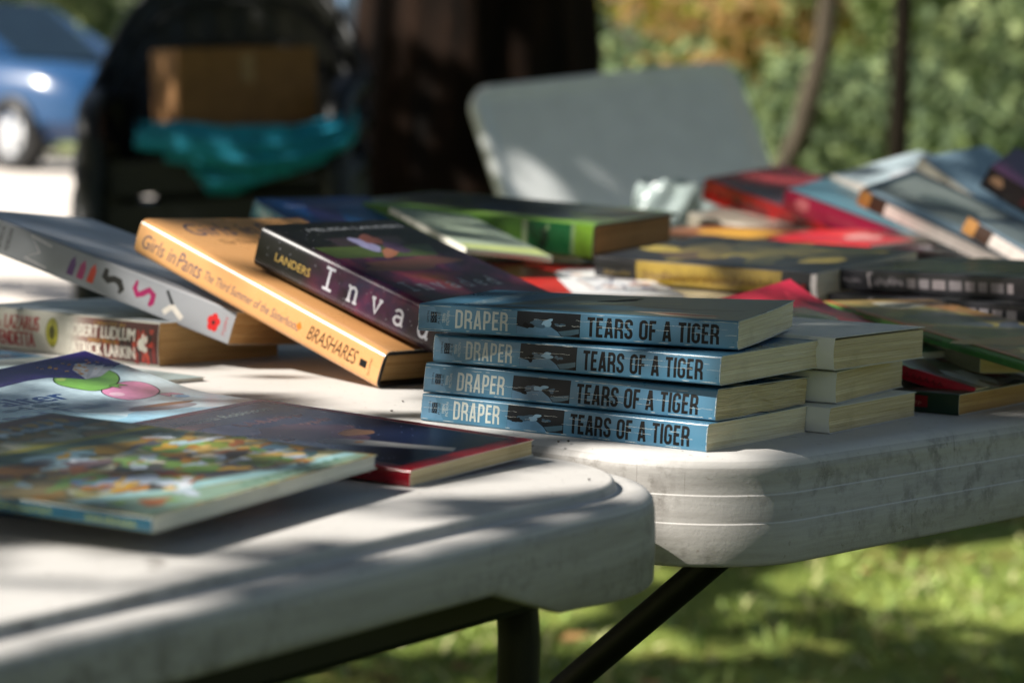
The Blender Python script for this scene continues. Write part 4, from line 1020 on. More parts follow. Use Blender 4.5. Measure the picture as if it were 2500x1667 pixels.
# leaning books on top of the heap
P = Print(); P.rect('spine', .002, .001, .213, .0240, flat('96090f', .26)); P.scribble('spine', .018, .008, .012, .008, flat('4a0608', .3), .0026, 3); P.scribble('spine', .042, .007, .045, .010, flat('4a0608', .3), .0036, 9); P.scribble('spine', .10, .007, .06, .010, flat('4a0608', .3), .0036, 11); P.rect('front', .0005, .001, .2145, .139, flat('8a3034', .26)); P.poly('front', [(.0005, .0005), (.2, .0005), (.2, .03), (.06, .04)], flat('6d5662', .26))
plainbook('hardcover_book', 'bright red hardback leaning highest at the left of the heap', (19.24, 250.81, 8.17), (-41.9, -14.5, 6.1), (21.5, 14.0, 2.4), '9a0e12', '860b10', P=P, pages=M_PAGES_TAN, hard=True, seed=50)
P = Print(); P.blob('spine', .03, .010, .014, .006, flat('2a2420', .4), 0, 3); P.blob('spine', .07, .010, .02, .006, flat('b4aa98', .4), 0, 4); P.blob('spine', .11, .008, .014, .005, flat('4a4038', .4), 0, 5)
plainbook('paperback_book', 'beige paperback with dark marks directly under the bright red hardback', (17.3, 243.5, 5.5), (-38, -9, 4), (21, 14, 1.6), 'aaa08e', 'b8b0a2', P=P, pages=M_PAGES, seed=51)
P = Print(); P.rect('spine', 0, .0012, .2098, .0200, flat('7c0c32', .28)); P.ell('spine', .020, .0115, .0075, .0060, flat('a0545c', .3)); P.scribble('spine', .050, .007, .07, .006, flat('8c3a44', .3), .0014, 14); P.scribble('spine', .13, .005, .06, .010, flat('8c3a50', .3), .0016, 8); P.rect('front', .0005, .001, .2095, .142, flat('587f8c', .3))
plainbook('hardcover_book', 'crimson hardback with a round spine emblem, leaning beside the bright red one', (25.85, 235.4, 7.93), (-29.2, -17.1, 6.6), (21.0, 14.3, 2.13), '6a0a2a', '5c0824', P=P, pages=M_PAGES_TAN, hard=True, seed=52)
def grey_print(s):
    P = Print(); k = s
    P.rect('spine', 0, .0008, .012 * k, .0155 * k, flat('a8763c', .4)); P.rect('spine', .012 * k, .0008, .028 * k, .0150 * k, flat('3a2418', .4)); P.rect('spine', .028 * k, .0018, .166 * k, .0135 * k, flat('d0c4bc', .4))
    P.rect('front', .0005, .0005, .167 * k, .112 * k, flat('6f7874', .28)); P.poly('front', [(.0005, .0005), (.167 * k, .0005), (.167 * k, .03 * k), (.01, .012)], flat('8ea4b0', .28))
    P.rect('front', .001, .104 * k, .167 * k, .112 * k, flat('1f3038', .3)); P.rect('front', .0005, .0005, .008, .112 * k, flat('1f3038', .3))
    P.blob('front', .07 * k, .06 * k, .03 * k, .02 * k, flat('4f5a58', .28), 0, 3); P.blob('front', .11 * k, .07 * k, .02 * k, .02 * k, flat('86908c', .28), 0, 5)
    return P
G = 'two grey paperbacks with a brown and white spine'
plainbook('paperback_book', 'larger grey paperback with a brown and white spine, sloping down the heap', (31.1, 221.2, 9.0), (-30.8, -21.6, 9.3), (16.8, 11.3, 1.62), '3a4a54', P=grey_print(1.0), pages=M_PAGES, seed=53, group=G)
plainbook('paperback_book', 'lower grey paperback with a brown and white spine, at the right edge', (37.2, 201.9, 7.5), (-34.1, -26.4, -2), (16.0, 10.6, 1.35), '3a4a54', P=grey_print(.93), pages=M_PAGES, seed=54, group=G)
P = Print(); P.rect('front', .0005, .0005, .1395, .0945, flat('4a2440', .3)); blotch(P, .14, .095, ('8c1f3a', '5c4a80', 'a03a50', '3a3f6a', '1c1016'), 16, 6, mx=.02); P.blob('spine', .012, .012, .006, .005, flat('8a6a50', .3), 0, 3); P.scribble('spine', .04, .006, .08, .008, flat('5c0f14', .3), .002, 10)
plainbook('paperback_book', 'black and red thriller paperback tipped up at the far right edge', (41.8, 218.8, 11.0), (-19.3, -30.1, 12.6), (14.5, 9.5, 2.1), '120b0c', '1c0f10', P=P, pages=M_PAGES, seed=55)
P = Print(); P.rect('front', .0005, .0005, .159, .129, flat('acbcc2', .35)); P.blob('front', .08, .06, .04, .04, flat('bcc0c4', .35), 0, 4)
plainbook('paperback_book', 'pale blue and white paperback at the back of the heap, left of the lettered one', (31.6, 243.5, 9.0), (-50, -10, 12), (15, 12, 2.3), 'cfc6bc', 'c2b8ac', P=P, pages=M_PAGES_WHITE, seed=56)
P = Print(); P.rect('front', .0005, .0005, .169, .109, flat('8ca8b8', .35)); P.scribble('spine', .04, .007, .08, .009, flat('6f7f80', .4), .002, 11)
plainbook('paperback_book', 'white paperback with grey spine lettering, leaning at the back of the heap', (38.6, 236.5, 11.4), (-42, -30, 8), (16, 10.5, 2.2), 'cfccbe', 'c2c0b2', P=P, pages=M_PAGES_WHITE, seed=57)
plainbook('hardcover_book', 'grey hardback lying behind the heap with a sunlit page edge', (26.5, 262.0, 8.6), (-20, 0, 0), (22, 14, 2.2), '7f7c74', pages=M_PAGES_WHITE, hard=True, seed=58)
for i, z in enumerate((.02, 2.9, 5.75)):
    plainbook('hardcover_book', ('green hardback at the bottom of the hidden stack behind the heap', 'blue hardback in the middle of the hidden stack behind the heap', 'maroon hardback near the top of the hidden stack behind the heap')[i], (27.0 + i * .3, 258.0 - i, z), (-22 + 2 * i, 0, 0), (23, 16, 2.8), ('34503c', '2c3f60', '5a2028')[i], pages=M_PAGES_OLD, hard=True, seed=59 + i)

# crumpled clear plastic bag behind the green library book
k = NM('thin_plastic', 0.25, 0.5); k.base(L4('a9b8b6')); k.b.inputs['Alpha'].default_value = 0.75
mb = MB(); r = random.Random(6)
def bagp(s_, t_):
    a = 2 * pi * s_; h = t_; rr = .060 * (1 - .5 * h) * (1 + .20 * sin(3 * a + 5 * h) + .10 * sin(7 * a - 9 * h) + .05 * sin(13 * a + 17 * h))
    return (rr * cos(a) * 1.15, rr * sin(a) * .8, .095 * h * (1 + .04 * sin(5 * a)))
mb.grid(bagp, 48, 14, k.m)
bag = mb.build('plastic_bag'); bag.location = (.178, 2.64, TZ + .002); tag(bag, 'crumpled clear plastic bag behind the green library hardback', 'plastic bag')
# crumbs and seeds on the table edge
mc = simple('dry_seed', '2e2a26', '57504a', .7, 400)
for i, (x, y) in enumerate(((-.0637, 1.290), (-.0600, 1.335), (-.0420, 1.336), (.0240, 1.180), (.0290, 1.183), (.0355, 1.055))):
    mb = MB(); q = [Vector((rnd.gauss(0, 1), rnd.gauss(0, 1), rnd.gauss(0, 1))).normalized() for _ in range(14)]
    bm = bmesh.new()
    for p in q: bm.verts.new((p.x * .0011, p.y * .0008, p.z * .0006 + .0006))
    bmesh.ops.convex_hull(bm, input=bm.verts[:]); bm.verts.index_update()
    loose = [v for v in bm.verts if not v.link_faces]; bmesh.ops.delete(bm, geom=loose, context='VERTS'); bm.verts.index_update()
    mb.add([v.co for v in bm.verts], [tuple(v.index for v in f.verts) for f in bm.faces], mc); bm.free()
    o = mb.build('crumb'); o.location = (x, y, TZ); o.rotation_euler = (0, 0, i)
    tag(o, 'tiny dark crumb lying loose on the white tables', 'crumb', 'crumbs on the tables')

# ------------------------------------------------------------------ behind the tables: chairs, box, cloth
M_RESIN = simple('dark_resin', '070c0b', '040707', 0.5, 12)
def resin_chair():
    gx, gy = -0.605, 5.38; z0 = ground_h(gx, gy) - .005
    root = empty('resin_chair', (gx, gy, z0 + .18)); root.rotation_euler = (0, radians(-5), 0)
    def top(x): return 0.83 - 0.29 * (abs(x) / .308) ** 3.2
    def P(th, z, off=0.0):
        R_ = .308 + off; return (R_ * sin(th), .06 + .24 * cos(th) + off * cos(th) + .10 * (z - .4), z)
    def skin(mb, t0, t1, zlo, zhi, n=40):
        for off, fl in ((0, False), (.014, True)):
            mb.grid(lambda s_, t_: P(t0 + (t1 - t0) * s_, zlo(t0 + (t1 - t0) * s_) + (zhi(t0 + (t1 - t0) * s_) - zlo(t0 + (t1 - t0) * s_)) * t_, off + .003 * cos(s_ * 26 * pi)), n, 8, M_RESIN, True, fl)
    b = MB(); q = radians(89)
    skin(b, -q, q, lambda t: min(.545, top(0.308 * sin(t)) - .03), lambda t: top(0.308 * sin(t)), 72)
    c = radians(36); skin(b, -c, c, lambda t: .37, lambda t: .55)
    b.tube([P(-q + 2 * q * i / 48, top(0.308 * sin(-q + 2 * q * i / 48)), .007) for i in range(49)], .013, M_RESIN, 10); b.build('backrest', root)
    s = MB(); s.grid(lambda s_, t_: (-.25 + .50 * s_, -.24 + .50 * t_, .385 - .02 * sin(pi * t_) + .012 * (2 * s_ - 1) ** 2), 12, 12, M_RESIN); s.grid(lambda s_, t_: (-.25 + .50 * s_, -.24 + .50 * t_, .365 - .02 * sin(pi * t_)), 12, 12, M_RESIN, True, True)
    s.box((0, -.245, .355), (.50, .02, .075), M_RESIN); s.box((-.255, .01, .36), (.02, .47, .06), M_RESIN); s.box((.255, .01, .36), (.02, .47, .06), M_RESIN); s.build('seat', root)
    for sx in (-1, 1):
        a = MB(); pts = [(sx * .290, .09, .530), (sx * .280, -.04, .525), (sx * .270, -.16, .50), (sx * .262, -.24, .46), (sx * .256, -.26, .40)]
        a.tube(pts, [.030, .032, .032, .030, .026], M_RESIN, 12); a.build('armrest', root)
        for y0, y1, tp in ((-.25, -.30, .44), (.16, .27, .54)):
            l = MB(); l.tube([(sx * .255, y0, tp), (sx * .262, (y0 + y1) / 2, .28), (sx * .270, y1, 0)], [.034, .031, .028], M_RESIN, 10); l.build('leg', root)
    G = 'stacked resin armchairs'
    tag(root, 'top dark resin armchair of a stack, holding the cardboard box and teal cloth', 'chair', G)
    for k, lab in ((1, 'middle dark resin armchair of the stack left of the tree trunk'), (2, 'bottom dark resin armchair of the stack, standing on the grass')):
        o = root.copy(); COL.objects.link(o); o.location = (gx, gy - .025 * k, z0 + .18 - .09 * k); o['label'] = lab
        for ch in list(root.children):
            d = ch.copy(); COL.objects.link(d); d.parent = o
resin_chair()

def cardboard_box():
    kb = simple('cardboard', '8a6238', '7c5730', .85, 30)
    root = empty('cardboard_box', (-.615, 5.30, TZ + .10)); root.rotation_euler = (0, radians(-3), radians(24)); tag(root, 'closed brown cardboard box sitting on the resin armchair', 'box')
    b = MB(); b.box((0, 0, .10), (.31, .21, .20), kb); b.build('carton', root, bevel=.003)
    for sx in (-1, 1):
        f = MB(); f.box((0, sx * .0525, .2018), (.308, .104, .003), kb); f.build('flap', root)
    t = MB(); t.box((0, 0, .2045), (.312, .05, .0008), simple('parcel_tape', 'b08a55', None, .3, 30)); t.box((.0, -.1058, .16), (.03, .0006, .06), simple('parcel_tape', '9a7444', None, .3, 30)); t.build('tape', root)
cardboard_box()

def cloth():
    k = simple('teal_cloth', '058ca8', '036c82', .8, 40)
    mb = MB()
    def fold(pts, r0, ph):
        n = 26; P = []
        for i in range(n + 1):
            u = i / n * (len(pts) - 1); j = min(int(u), len(pts) - 2); f = u - j; f = f * f * (3 - 2 * f)
            a, b = Vector(pts[j]), Vector(pts[j + 1]); P.append(a.lerp(b, f))
        def S(s_, t_):
            p = P[min(int(round(s_ * n)), n)]; a = 2 * pi * t_; r_ = r0 * (1 + .22 * sin(3 * a + 5 * s_ + ph) + .15 * sin(9 * s_ + ph + 2 * a)) * (.55 + .45 * sin(pi * min(max(s_ * 1.0, .06), .94)) ** .4)
            return (p.x, p.y - r_ * 0.8 * cos(a), p.z + r_ * sin(a))
        mb.grid(S, n, 16, k)
    # folds of the cloth lying over the front of the seat, sagging and hanging at one corner
    fold([(-.79, 5.12, .868), (-.72, 5.06, .862), (-.60, 5.04, .848), (-.47, 5.05, .858), (-.365, 5.12, .892)], .021, 0)
    fold([(-.800, 5.10, .872), (-.795, 5.06, .840), (-.70, 5.03, .834), (-.58, 5.02, .826), (-.46, 5.04, .838), (-.352, 5.10, .880)], .019, 2)
    fold([(-.735, 5.07, .815), (-.66, 5.03, .812), (-.55, 5.02, .800), (-.45, 5.04, .815), (-.355, 5.09, .850)], .020, 4)
    fold([(-.680, 5.07, .790), (-.63, 5.05, .768), (-.56, 5.04, .770), (-.47, 5.05, .798), (-.40, 5.08, .825)], .021, 1)
    fold([(-.665, 5.08, .775), (-.64, 5.06, .748), (-.58, 5.05, .752), (-.52, 5.06, .775)], .015, 5)
    fold([(-.345, 5.10, .905), (-.335, 5.08, .880), (-.36, 5.07, .850)], .020, 3)
    o = mb.build('cloth'); tag(o, 'rumpled teal cloth draped over the front of the resin armchair', 'cloth')
cloth()

def folding_chair():
    m = simple('grey_white_plastic', 'e6e9e8', 'dcdfde', .5, 20)
    gx, gy = 0.39, 4.7
    M = Matrix.Translation((gx, gy, ground_h(gx, gy) - .015)) @ Matrix.Rotation(radians(-8.0), 4, 'Y') @ Matrix.Rotation(radians(26), 4, 'Z')
    root = empty('folding_chair', mat=M); tag(root, 'pale plastic folding chair with a rounded backrest, in front of the tree trunk', 'chair')
    lean = Matrix.Rotation(radians(-26), 3, 'X')
    def plate(wd, ht, r, name, place, rim=.028, dep=.008, th=.024):
        out = rounded([(-wd / 2, 0), (wd / 2, 0), (wd / 2, ht), (-wd / 2, ht)], [r * .6, r * .6, r, r], 10, .04)
        prof = [(-rim - .012, -dep), (-rim, -dep * .9), (-rim + .008, -dep * .25), (-.010, 0), (-.004, -.002), (0, -.008), (0, -th + .006), (-.006, -th)]
        mb = MB(); vs = []; n = len(out); q = len(prof)
        for p, nr in out:
            for o_, d in prof:
                z = p + nr * o_; vs.append(place @ Vector((z.x, -d - 0.0, z.y)) if False else place(Vector((z.x, d, z.y))))
        fs = [(i * q + j, i * q + j + 1, ((i + 1) % n) * q + j + 1, ((i + 1) % n) * q + j) for i in range(n) for j in range(q - 1)]
        mb.add(vs, fs, m, True); mb.add([vs[i * q] for i in range(n)], [tuple(range(n))], m); mb.add([vs[i * q + q - 1] for i in range(n)], [tuple(reversed(range(n)))], m)
        mb.build(name, root)
    plate(.615, .39, .055, 'backrest', lambda v: lean @ Vector((v.x, -v.y, v.z)) + Vector((0, .05, .540)))
    plate(.44, .40, .05, 'seat', lambda v: Vector((v.x, v.z - .34, v.y + .455)))
    for sx in (-1, 1):
        a = MB(); a.tube([(sx * .26, .215, .78), (sx * .26, .12, .56), (sx * .24, -.06, .44), (sx * .24, -.34, 0)], .011, M_STEEL, 10); a.build('front_leg', root)
        a = MB(); a.tube([(sx * .225, -.20, .44), (sx * .225, .0, .24), (sx * .225, .24, 0)], .011, M_STEEL, 10); a.build('rear_leg', root)
    a = MB(); a.tube([(-.225, .20, .04), (.225, .20, .04)], .008, M_STEEL, 8); a.build('crossbar', root)
folding_chair()

# ------------------------------------------------------------------ trees
def leaf_mat(a, b, through=.5):
    k = NM('leaf', 0.7, 0.15)
    col = k.mix(k.ramp(k.noise(0.8, 4, .6), [(.35, W0), (.65, W1)]), L4(a), L4(b))
    k.base(col)
    tr = k.node('ShaderNodeBsdfTranslucent'); k.link(col, tr.inputs[0]); mx = k.node('ShaderNodeMixShader'); mx.inputs[0].default_value = through
    out = [n for n in k.n if n.type == 'OUTPUT_MATERIAL'][0]
    k.link(k.b.outputs[0], mx.inputs[1]); k.link(tr.outputs[0], mx.inputs[2]); k.link(mx.outputs[0], out.inputs[0])
    return k.m
LG = [leaf_mat('7b8c5e', '8a9a6a'), leaf_mat('67784f', '74855a'), leaf_mat('acba80', 'bcc890'), leaf_mat('3c5228', '46602e')]
LC = [leaf_mat('4c5a3c', '566444', .15), leaf_mat('414e34', '4c583c', .15), leaf_mat('5c6a4a', '647250', .2), leaf_mat('38442e', '424e36', .15)]
LO = [leaf_mat('bc9860', 'c4a46c'), leaf_mat('a08458', 'a88e60'), leaf_mat('8c8c3a', '9a9a40'), leaf_mat('6a6a30', '5c6a2c')]
LD = [leaf_mat('66785a', '728464'), leaf_mat('768862', '82946c'), leaf_mat('38442f', '434f38'), leaf_mat('9cac78', 'a8b884')]
def leaf(mb, p, n, sz, m, r):
    a = n.cross(Vector((r.gauss(0, 1), r.gauss(0, 1), r.gauss(0, 1)))).normalized(); b = n.cross(a)
    l, w_ = sz, sz * .55
    mb.add([p - a * l, p + b * w_ - n * .1 * l, p + a * l, p - b * w_ - n * .1 * l], [(0, 1, 2, 3)], m)
def rv(r):
    return Vector((r.gauss(0, 1), r.gauss(0, 1), r.gauss(0, 1))).normalized()
def bark(a, b, sc=14):
    k = NM('bark', .95, .1); n = k.noise(1.0, 7, .7, k.coord((sc, sc, sc * .18)))
    k.base(k.mix(k.ramp(n, [(.38, W0), (.62, W1)]), L4(a), L4(b))); k.bump(n, 1.0, .03); return k.m
B_DARK = bark('0c0a08', '2a1d15'); B_GREY = bark('464036', '585044', 20); B_BLACK = bark('17140f', '241e17', 20)
def trunk_mesh(pts, rs, m, parent, name='trunk', seg=22, wob=.06):
    mb = MB(); pts = [Vector(p) for p in pts]; n = 30; N = len(pts) - 1
    def S(s_, t_):
        u = s_ * N; j = min(int(u), N - 1); f = u - j
        c = pts[j].lerp(pts[j + 1], f); r_ = rs[j] + (rs[j + 1] - rs[j]) * f; a = 2 * pi * t_
        r_ *= 1 + wob * (sin(5 * a + 1.3 * s_ * 9) * .5 + sin(9 * a - 5 * s_) * .35 + sin(14 * a + s_ * 17) * .25)
        return (c.x + r_ * cos(a), c.y + r_ * sin(a), c.z)
    mb.grid(S, n, seg * 2, m); return mb.build(name, parent)
def tree(name, label, x, y, pts, rs, bk, clumps, leaves, nl, sz, seed, group=None, cat='tree'):
    r = random.Random(seed); root = empty(name, (x, y, ground_h(x, y) - .05)); tag(root, label, cat, group)
    if pts: trunk_mesh(pts, rs, bk, root)
    mb = MB(); tot = sum(c[3] ** 2 for c in clumps)
    for cx, cy, cz, cr in clumps:
        for _ in range(int(nl * cr * cr / tot)):
            d = rv(r); q = r.random() ** .45; p = Vector((cx, cy, cz)) + Vector((d.x, d.y, d.z * .8)) * cr * q * (1 + .25 * sin(5 * d.x + 3 * d.z + seed))
            if p.z < .02: continue
            leaf(mb, p, (d + rv(r) * .9).normalized(), sz * r.uniform(.6, 1.3), leaves[min(3, int(r.random() ** 1.3 * 4))], r)
    mb.build('crown' if pts else 'foliage', root)
    return root
def cl(r, n, w_, d, z0, z1, r0, r1):
    return [(r.uniform(-w_, w_), r.uniform(-d, d), r.uniform(z0, z1), r.uniform(r0, r1)) for _ in range(n)]
r = random.Random(21)
G = 'shrubs behind the tables'
tree('shrub', 'tall orange and yellow shrub behind the folding chair', 1.32, 14.5, None, None, None, cl(r, 14, .62, .5, 1.15, 2.6, .26, .42) + cl(r, 5, .4, .3, .3, .9, .2, .3), LO, 3000, .07, 31, G, 'shrub')
tree('shrub', 'grey olive shrub low under the orange and yellow one', 1.25, 13.2, None, None, None, cl(r, 12, .8, .3, .15, .75, .2, .34), [LD[1], LG[1], LD[0], LD[3]], 2400, .06, 37, G, 'shrub')
tree('shrub', 'light green shrub right of the bent grey tree', 2.25, 17.0, None, None, None, cl(r, 12, .55, .5, .3, 2.0, .25, .5), [LG[2], LG[0], LG[2], LG[1]], 1500, .07, 32, G, 'shrub')
tree('shrub', 'dark green shrub low behind the heap of books', 2.0, 12.0, None, None, None, cl(r, 10, .6, .4, .2, .75, .25, .42), LD, 1500, .05, 33, G, 'shrub')
tree('shrub', 'mid green shrub at the right edge of the view', 3.35, 15.5, None, None, None, cl(r, 14, .7, .5, .3, 1.9, .25, .5), [LD[1], LG[0], LD[2], LG[2]], 1700, .06, 34, G, 'shrub')
tree('shrub', 'grey green shrub directly right of the trunk', .75, 19.0, None, None, None, cl(r, 12, .7, .5, .3, 2.1, .3, .55), [LG[1], LD[1], LD[2], LG[2]], 1700, .08, 35, G, 'shrub')
tree('shrub', 'olive hedge shrub behind the parked blue car', -6.2, 27.0, None, None, None, cl(r, 18, 2.0, .6, .4, 3.0, .4, .8), [LG[0], LG[1], LG[2], LD[1]], 4200, .11, 36, G, 'shrub')
tree('slender_tree', 'slender straight black trunked tree at the right', 1.68, 10.7, [(0, 0, 0), (.0, 0, 1.2), (-.01, .02, 3), (.02, .05, 6)], [.050, .040, .037, .025], B_BLACK, [(q[0], q[1], q[2] + 5.5, q[3]) for q in cl(r, 9, 1.2, 1.2, -.6, 1.6, .5, .9)], LG, 2200, .09, 41)
tree('slender_tree', 'bent grey barked tree behind the heap of books', .96, 9.2, [(-.06, 0, 0), (.0, 0, .28), (.12, .02, .55), (.20, .05, .9), (.26, .1, 1.8), (.1, .2, 4.4)], [.052, .047, .043, .040, .036, .028], B_GREY, [(q[0], q[1], q[2] + 4.5, q[3]) for q in cl(r, 8, 1.0, 1.0, -.5, 1.2, .5, .8)], LG, 1800, .08, 42)
for i, (x, y, rr, lab) in enumerate(((-8.6, 25, .18, 'broad park tree far left behind the road'), (3.9, 21, .13, 'dark park tree far right behind the shrubs'), (2.9, 25.5, .15, 'park tree behind the orange shrub'), (7.2, 23, .2, 'broad park tree beyond the right edge'))):
    tree('park_tree', lab, x, y, [(0, 0, 0), (.05, 0, 1.5), (0, .1, 3.2), (.1, 0, 6.5)], [rr * 1.2, rr, rr * .85, rr * .4], B_DARK, [(q[0], q[1], q[2] + 4.2, q[3]) for q in cl(r, 16, 2.4, 2.0, -2.2, 2.6, .7, 1.3)], LG if i % 2 == 0 else LD, 4200, .15, 51 + i, 'park trees in the distance')
def woodland():
    r = random.Random(77); mb = MB()
    for i in range(20000):
        x = r.uniform(-24, 26); y = r.uniform(29.5, 38); h = 4.6 * r.random() ** 1.1
        lump = sin(x * .9) * cos(y * .8 + h * .7) + sin(x * 2.1 + h * 1.3) * .5
        if lump < -.55 and r.random() < .6: continue
        m = LD[(0, 2, 2)[int(r.random() * 3)]] if lump < .55 else r.choice((LG[0], LG[1], LD[3], LG[2]))
        leaf(mb, Vector((x, y, ground_h(x, y) + h)), rv(r), r.uniform(.16, .34), m, r)
    o = mb.build('woodland'); tag(o, 'dense green wood closing the view behind the park', 'wood', kind='stuff')
woodland()

# the big tree whose crown shades the tables; sun comes through its gaps
PATCHES = [  # where the sun comes through: a point in the scene (cm, height from the table top) and the size of the gap
    (17.8, 264, 8, 3, 3), (-16.4, 139.9, 0.0, 3.5, 2.4), (-13.0, 139.6, 0.0, 3.5, 2.8), (-9.8, 137.7, 0.0, 3.2, 2.8), (-6.7, 133.3, 0.0, 2.6, 2.2), (-22.9, 146.5, 0.0, 2.4, 2),
    (-19.0, 145.0, 0.0, 2.4, 1.8), (-21.9, 150.4, 7.7, 1.8, 1.6), (-20.1, 148.3, 6.6, 1.8, 1.6), (-18.3, 146.7, 5.9, 1.5, 1.4), (-16.9, 151.9, 7.5, 1.3, 1.2), (-12.5, 142.5, 4.1, 1.6, 1.5),
    (-10.8, 141.4, 2.9, 1.7, 1.5), (-9.5, 139.3, 2.0, 1.7, 1.3), (-12.9, 145.9, 7.7, 1.4, 1.4), (-11.3, 141.8, 6.5, 1.0, 1.4), (-9.0, 149.8, 6.8, 2.2, 1.0), (-7.0, 149.8, 6.6, 2.0, 1.0),
    (2.0, 177.1, 4.0, 3.5, 4), (4.9, 173.7, 4.0, 3.2, 4), (8.1, 165.7, 4.0, 2.4, 3), (8.7, 185.8, 4.9, 2.5, 3), (13.1, 181.8, 5.1, 2.6, 3), (15.4, 179.8, 5.1, 2, 2.5),
    (11.4, 194.6, 2.6, 2.4, 3), (13.8, 190.7, 2.6, 2.4, 3), (21, 232, 5.5, 3, 6), (30.4, 223, 5.6, 3.5, 6), (37.3, 232.9, 4.6, 3.4, 5), (41.7, 231.3, 4.6, 3, 4),
    (37.5, 190.0, 7.0, 2, 2), (-15.9, 75.5, 0.0, 3.2, 1.4), (-14.5, 76.0, 0.0, 2.8, 1.3), (-14.6, 82.0, 0.0, 3.2, 1.3), (-11.9, 82.8, 0.0, 2.2, 1.1), (-10.6, 88.8, 0.0, 2.4, 1.2),
    (-8.4, 91.0, 0.0, 2.6, 1.3), (-5.8, 94.1, 0.0, 2.2, 1.1), (-1.1, 102.1, 0.0, 2, 1), (1.1, 106.0, 0.0, 2, 1.2), (2.9, 108.3, 0.0, 2, 1.3), (4.7, 107.3, 0.0, 1.6, 1.2),
    (6.2, 106.6, -0.5, 1.2, 1.2), (8.6, 115.2, -0.1, 1.7, 1.2), (10.4, 115.4, -0.2, 1.4, 1.1), (2.5, 116.2, 0.0, 1.3, 0.9), (6.8, 112.9, -2.3, .8, .7), (8.0, 112.6, -2.6, .6, .6),
    (-9.9, 469.4, 21.0, 3.0, 8), (-6.9, 468.7, 13.2, 2.6, 8), (-3.2, 467.0, 5.5, 2.4, 8), (-2.9, 470.8, 25.2, 3, 5), (18.5, 471.0, 27.9, 4.5, 6), (-76.4, 517.6, 20.8, 5, 8),
    (-37.1, 608.8, 30.2, 4, 14), (-36.6, 607.1, 11.9, 4, 14), (21.9, 159.6, 3.7, 2, 1.5), (39.7, 200.1, 7.9, 4, 4), (-84.9, 522.1, 15.4, 4, 6), (35.5, 250.9, 14.0, 5, 5),
    (70, 240.4, 9.0, 3, 3)]
SPOTS = [(x - SUN.x / SUN.z * z, y - SUN.y / SUN.z * z, rx * (.62 if y < 110 else .5 if y > 400 else 1), ry * (.8 if y < 110 else .6 if y > 400 else 1)) for x, y, z, rx, ry in PATCHES]
THIN = [(-27, 136, 9, 10, .42), (36, 225, 24, 40, .55), (15, 170, 10, 14, .6)]   # lighter foliage: centre, radii, share of leaves kept
def big_tree():
    r = random.Random(99); gx, gy = -.10, 6.25; root = empty('shade_tree', (gx, gy, ground_h(gx, gy) - .05)); tag(root, 'thick dark barked tree right behind the tables, its trunk filling the view', 'tree')
    inv = Vector((gx, gy, ground_h(gx, gy) - .05))
    trunk_mesh([(-.02, 0, 0), (0, 0, .3), (.0, 0, 1.0), (-.02, 0, 1.8), (-.1, -.05, 3.0), (-.3, -.2, 4.4)], [.42, .335, .290, .272, .25, .17], B_DARK, root, seg=40, wob=.07)
    for pts, rs in (([(-.06, -.02, 2.4), (-.9, -.9, 2.9), (-2.2, -2.2, 3.2), (-3.6, -3.6, 3.35)], [.13, .10, .07, .03]), ([(-.1, 0, 2.8), (-1.4, -.4, 3.4), (-3.0, -1.0, 3.7), (-4.8, -1.8, 3.7)], [.12, .10, .06, .03]), ([(-.08, -.1, 2.1), (-.1, -1.4, 2.75), (-.9, -3.0, 3.1), (-1.9, -4.8, 3.2)], [.12, .09, .06, .03]), ([(.0, .0, 2.9), (1.0, .3, 3.6), (2.2, .2, 4.0)], [.12, .08, .03])):
        mb = MB(); mb.tube(pts, rs, B_DARK, 10); mb.build('limb', root)
    mb = MB()
    # leaves hang 1.5 to 2.7 m above the tables, thick except where the sun comes through
    def put(x, y, t, sz):
        p = Vector((x + SUN.x / SUN.z * t, y + SUN.y / SUN.z * t, TZ + t)) - inv
        leaf(mb, p, (SUN * 1.2 + rv(r) * .8).normalized(), sz, LC[min(3, int(r.random() * 4))], r)
    def lit(x, y, pad):
        for sx, sy, rx, ry in SPOTS:
            if ((x * 100 - sx) / (rx + pad)) ** 2 + ((y * 100 - sy) / (ry + pad)) ** 2 < 1: return True
        return False
    for i in range(36000):
        x, y = r.uniform(-1.7, 2.0), r.uniform(-.3, 3.6)
        sz = r.uniform(.022, .042); t = r.uniform(1.5, 2.3)
        near = any(abs(x * 100 - s[0]) < 12 and abs(y * 100 - s[1]) < 14 for s in SPOTS)
        if near:
            if lit(x, y, 1.7): continue
            sz *= .7
        if any(((x * 100 - a) / c) ** 2 + ((y * 100 - b) / d) ** 2 < 1 and r.random() > k for a, b, c, d, k in THIN): continue
        put(x, y, t, sz)
    for i in range(60):                                # a thick bunch that keeps the white backed stack in shade
        put(.216 + r.uniform(-.05, .05), 1.256 + r.uniform(-.05, .05), r.uniform(1.5, 2.3), .035)
    for i in range(700):                               # and another over the folding chair
        x, y = r.uniform(-.02, .75), r.uniform(4.45, 5.0)
        if not lit(x, y, 1.0): put(x, y, r.uniform(1.6, 2.6), r.uniform(.03, .05))
    for i in range(62000):
        x, y = r.uniform(-5.5, 4.5), r.uniform(-2.0, 7.0)
        if -1.6 < x < 1.9 and -.2 < y < 3.5: continue
        if y > 3.35 and -1.5 < x < 1.4 and y < 4.6:      # broad gaps light the lawn beyond the tables
            if sin(2.9 * x + 1.3 * sin(2.1 * y)) * cos(4.3 * y + 1.1 * sin(2.7 * x)) + .45 * sin(7.3 * x + 2 * sin(5 * y)) > -.05: continue
        elif sin(x * 3.1 + 1.7 * sin(y * 2.3)) + sin(y * 4.3 + 1.1 * sin(x * 3.7)) + .7 * sin(7 * x + 5 * y) > 1.7: continue
        if lit(x, y, .9): continue
        put(x, y, r.uniform(1.6, 2.8), r.uniform(.035, .065))
    mb.build('crown', root)
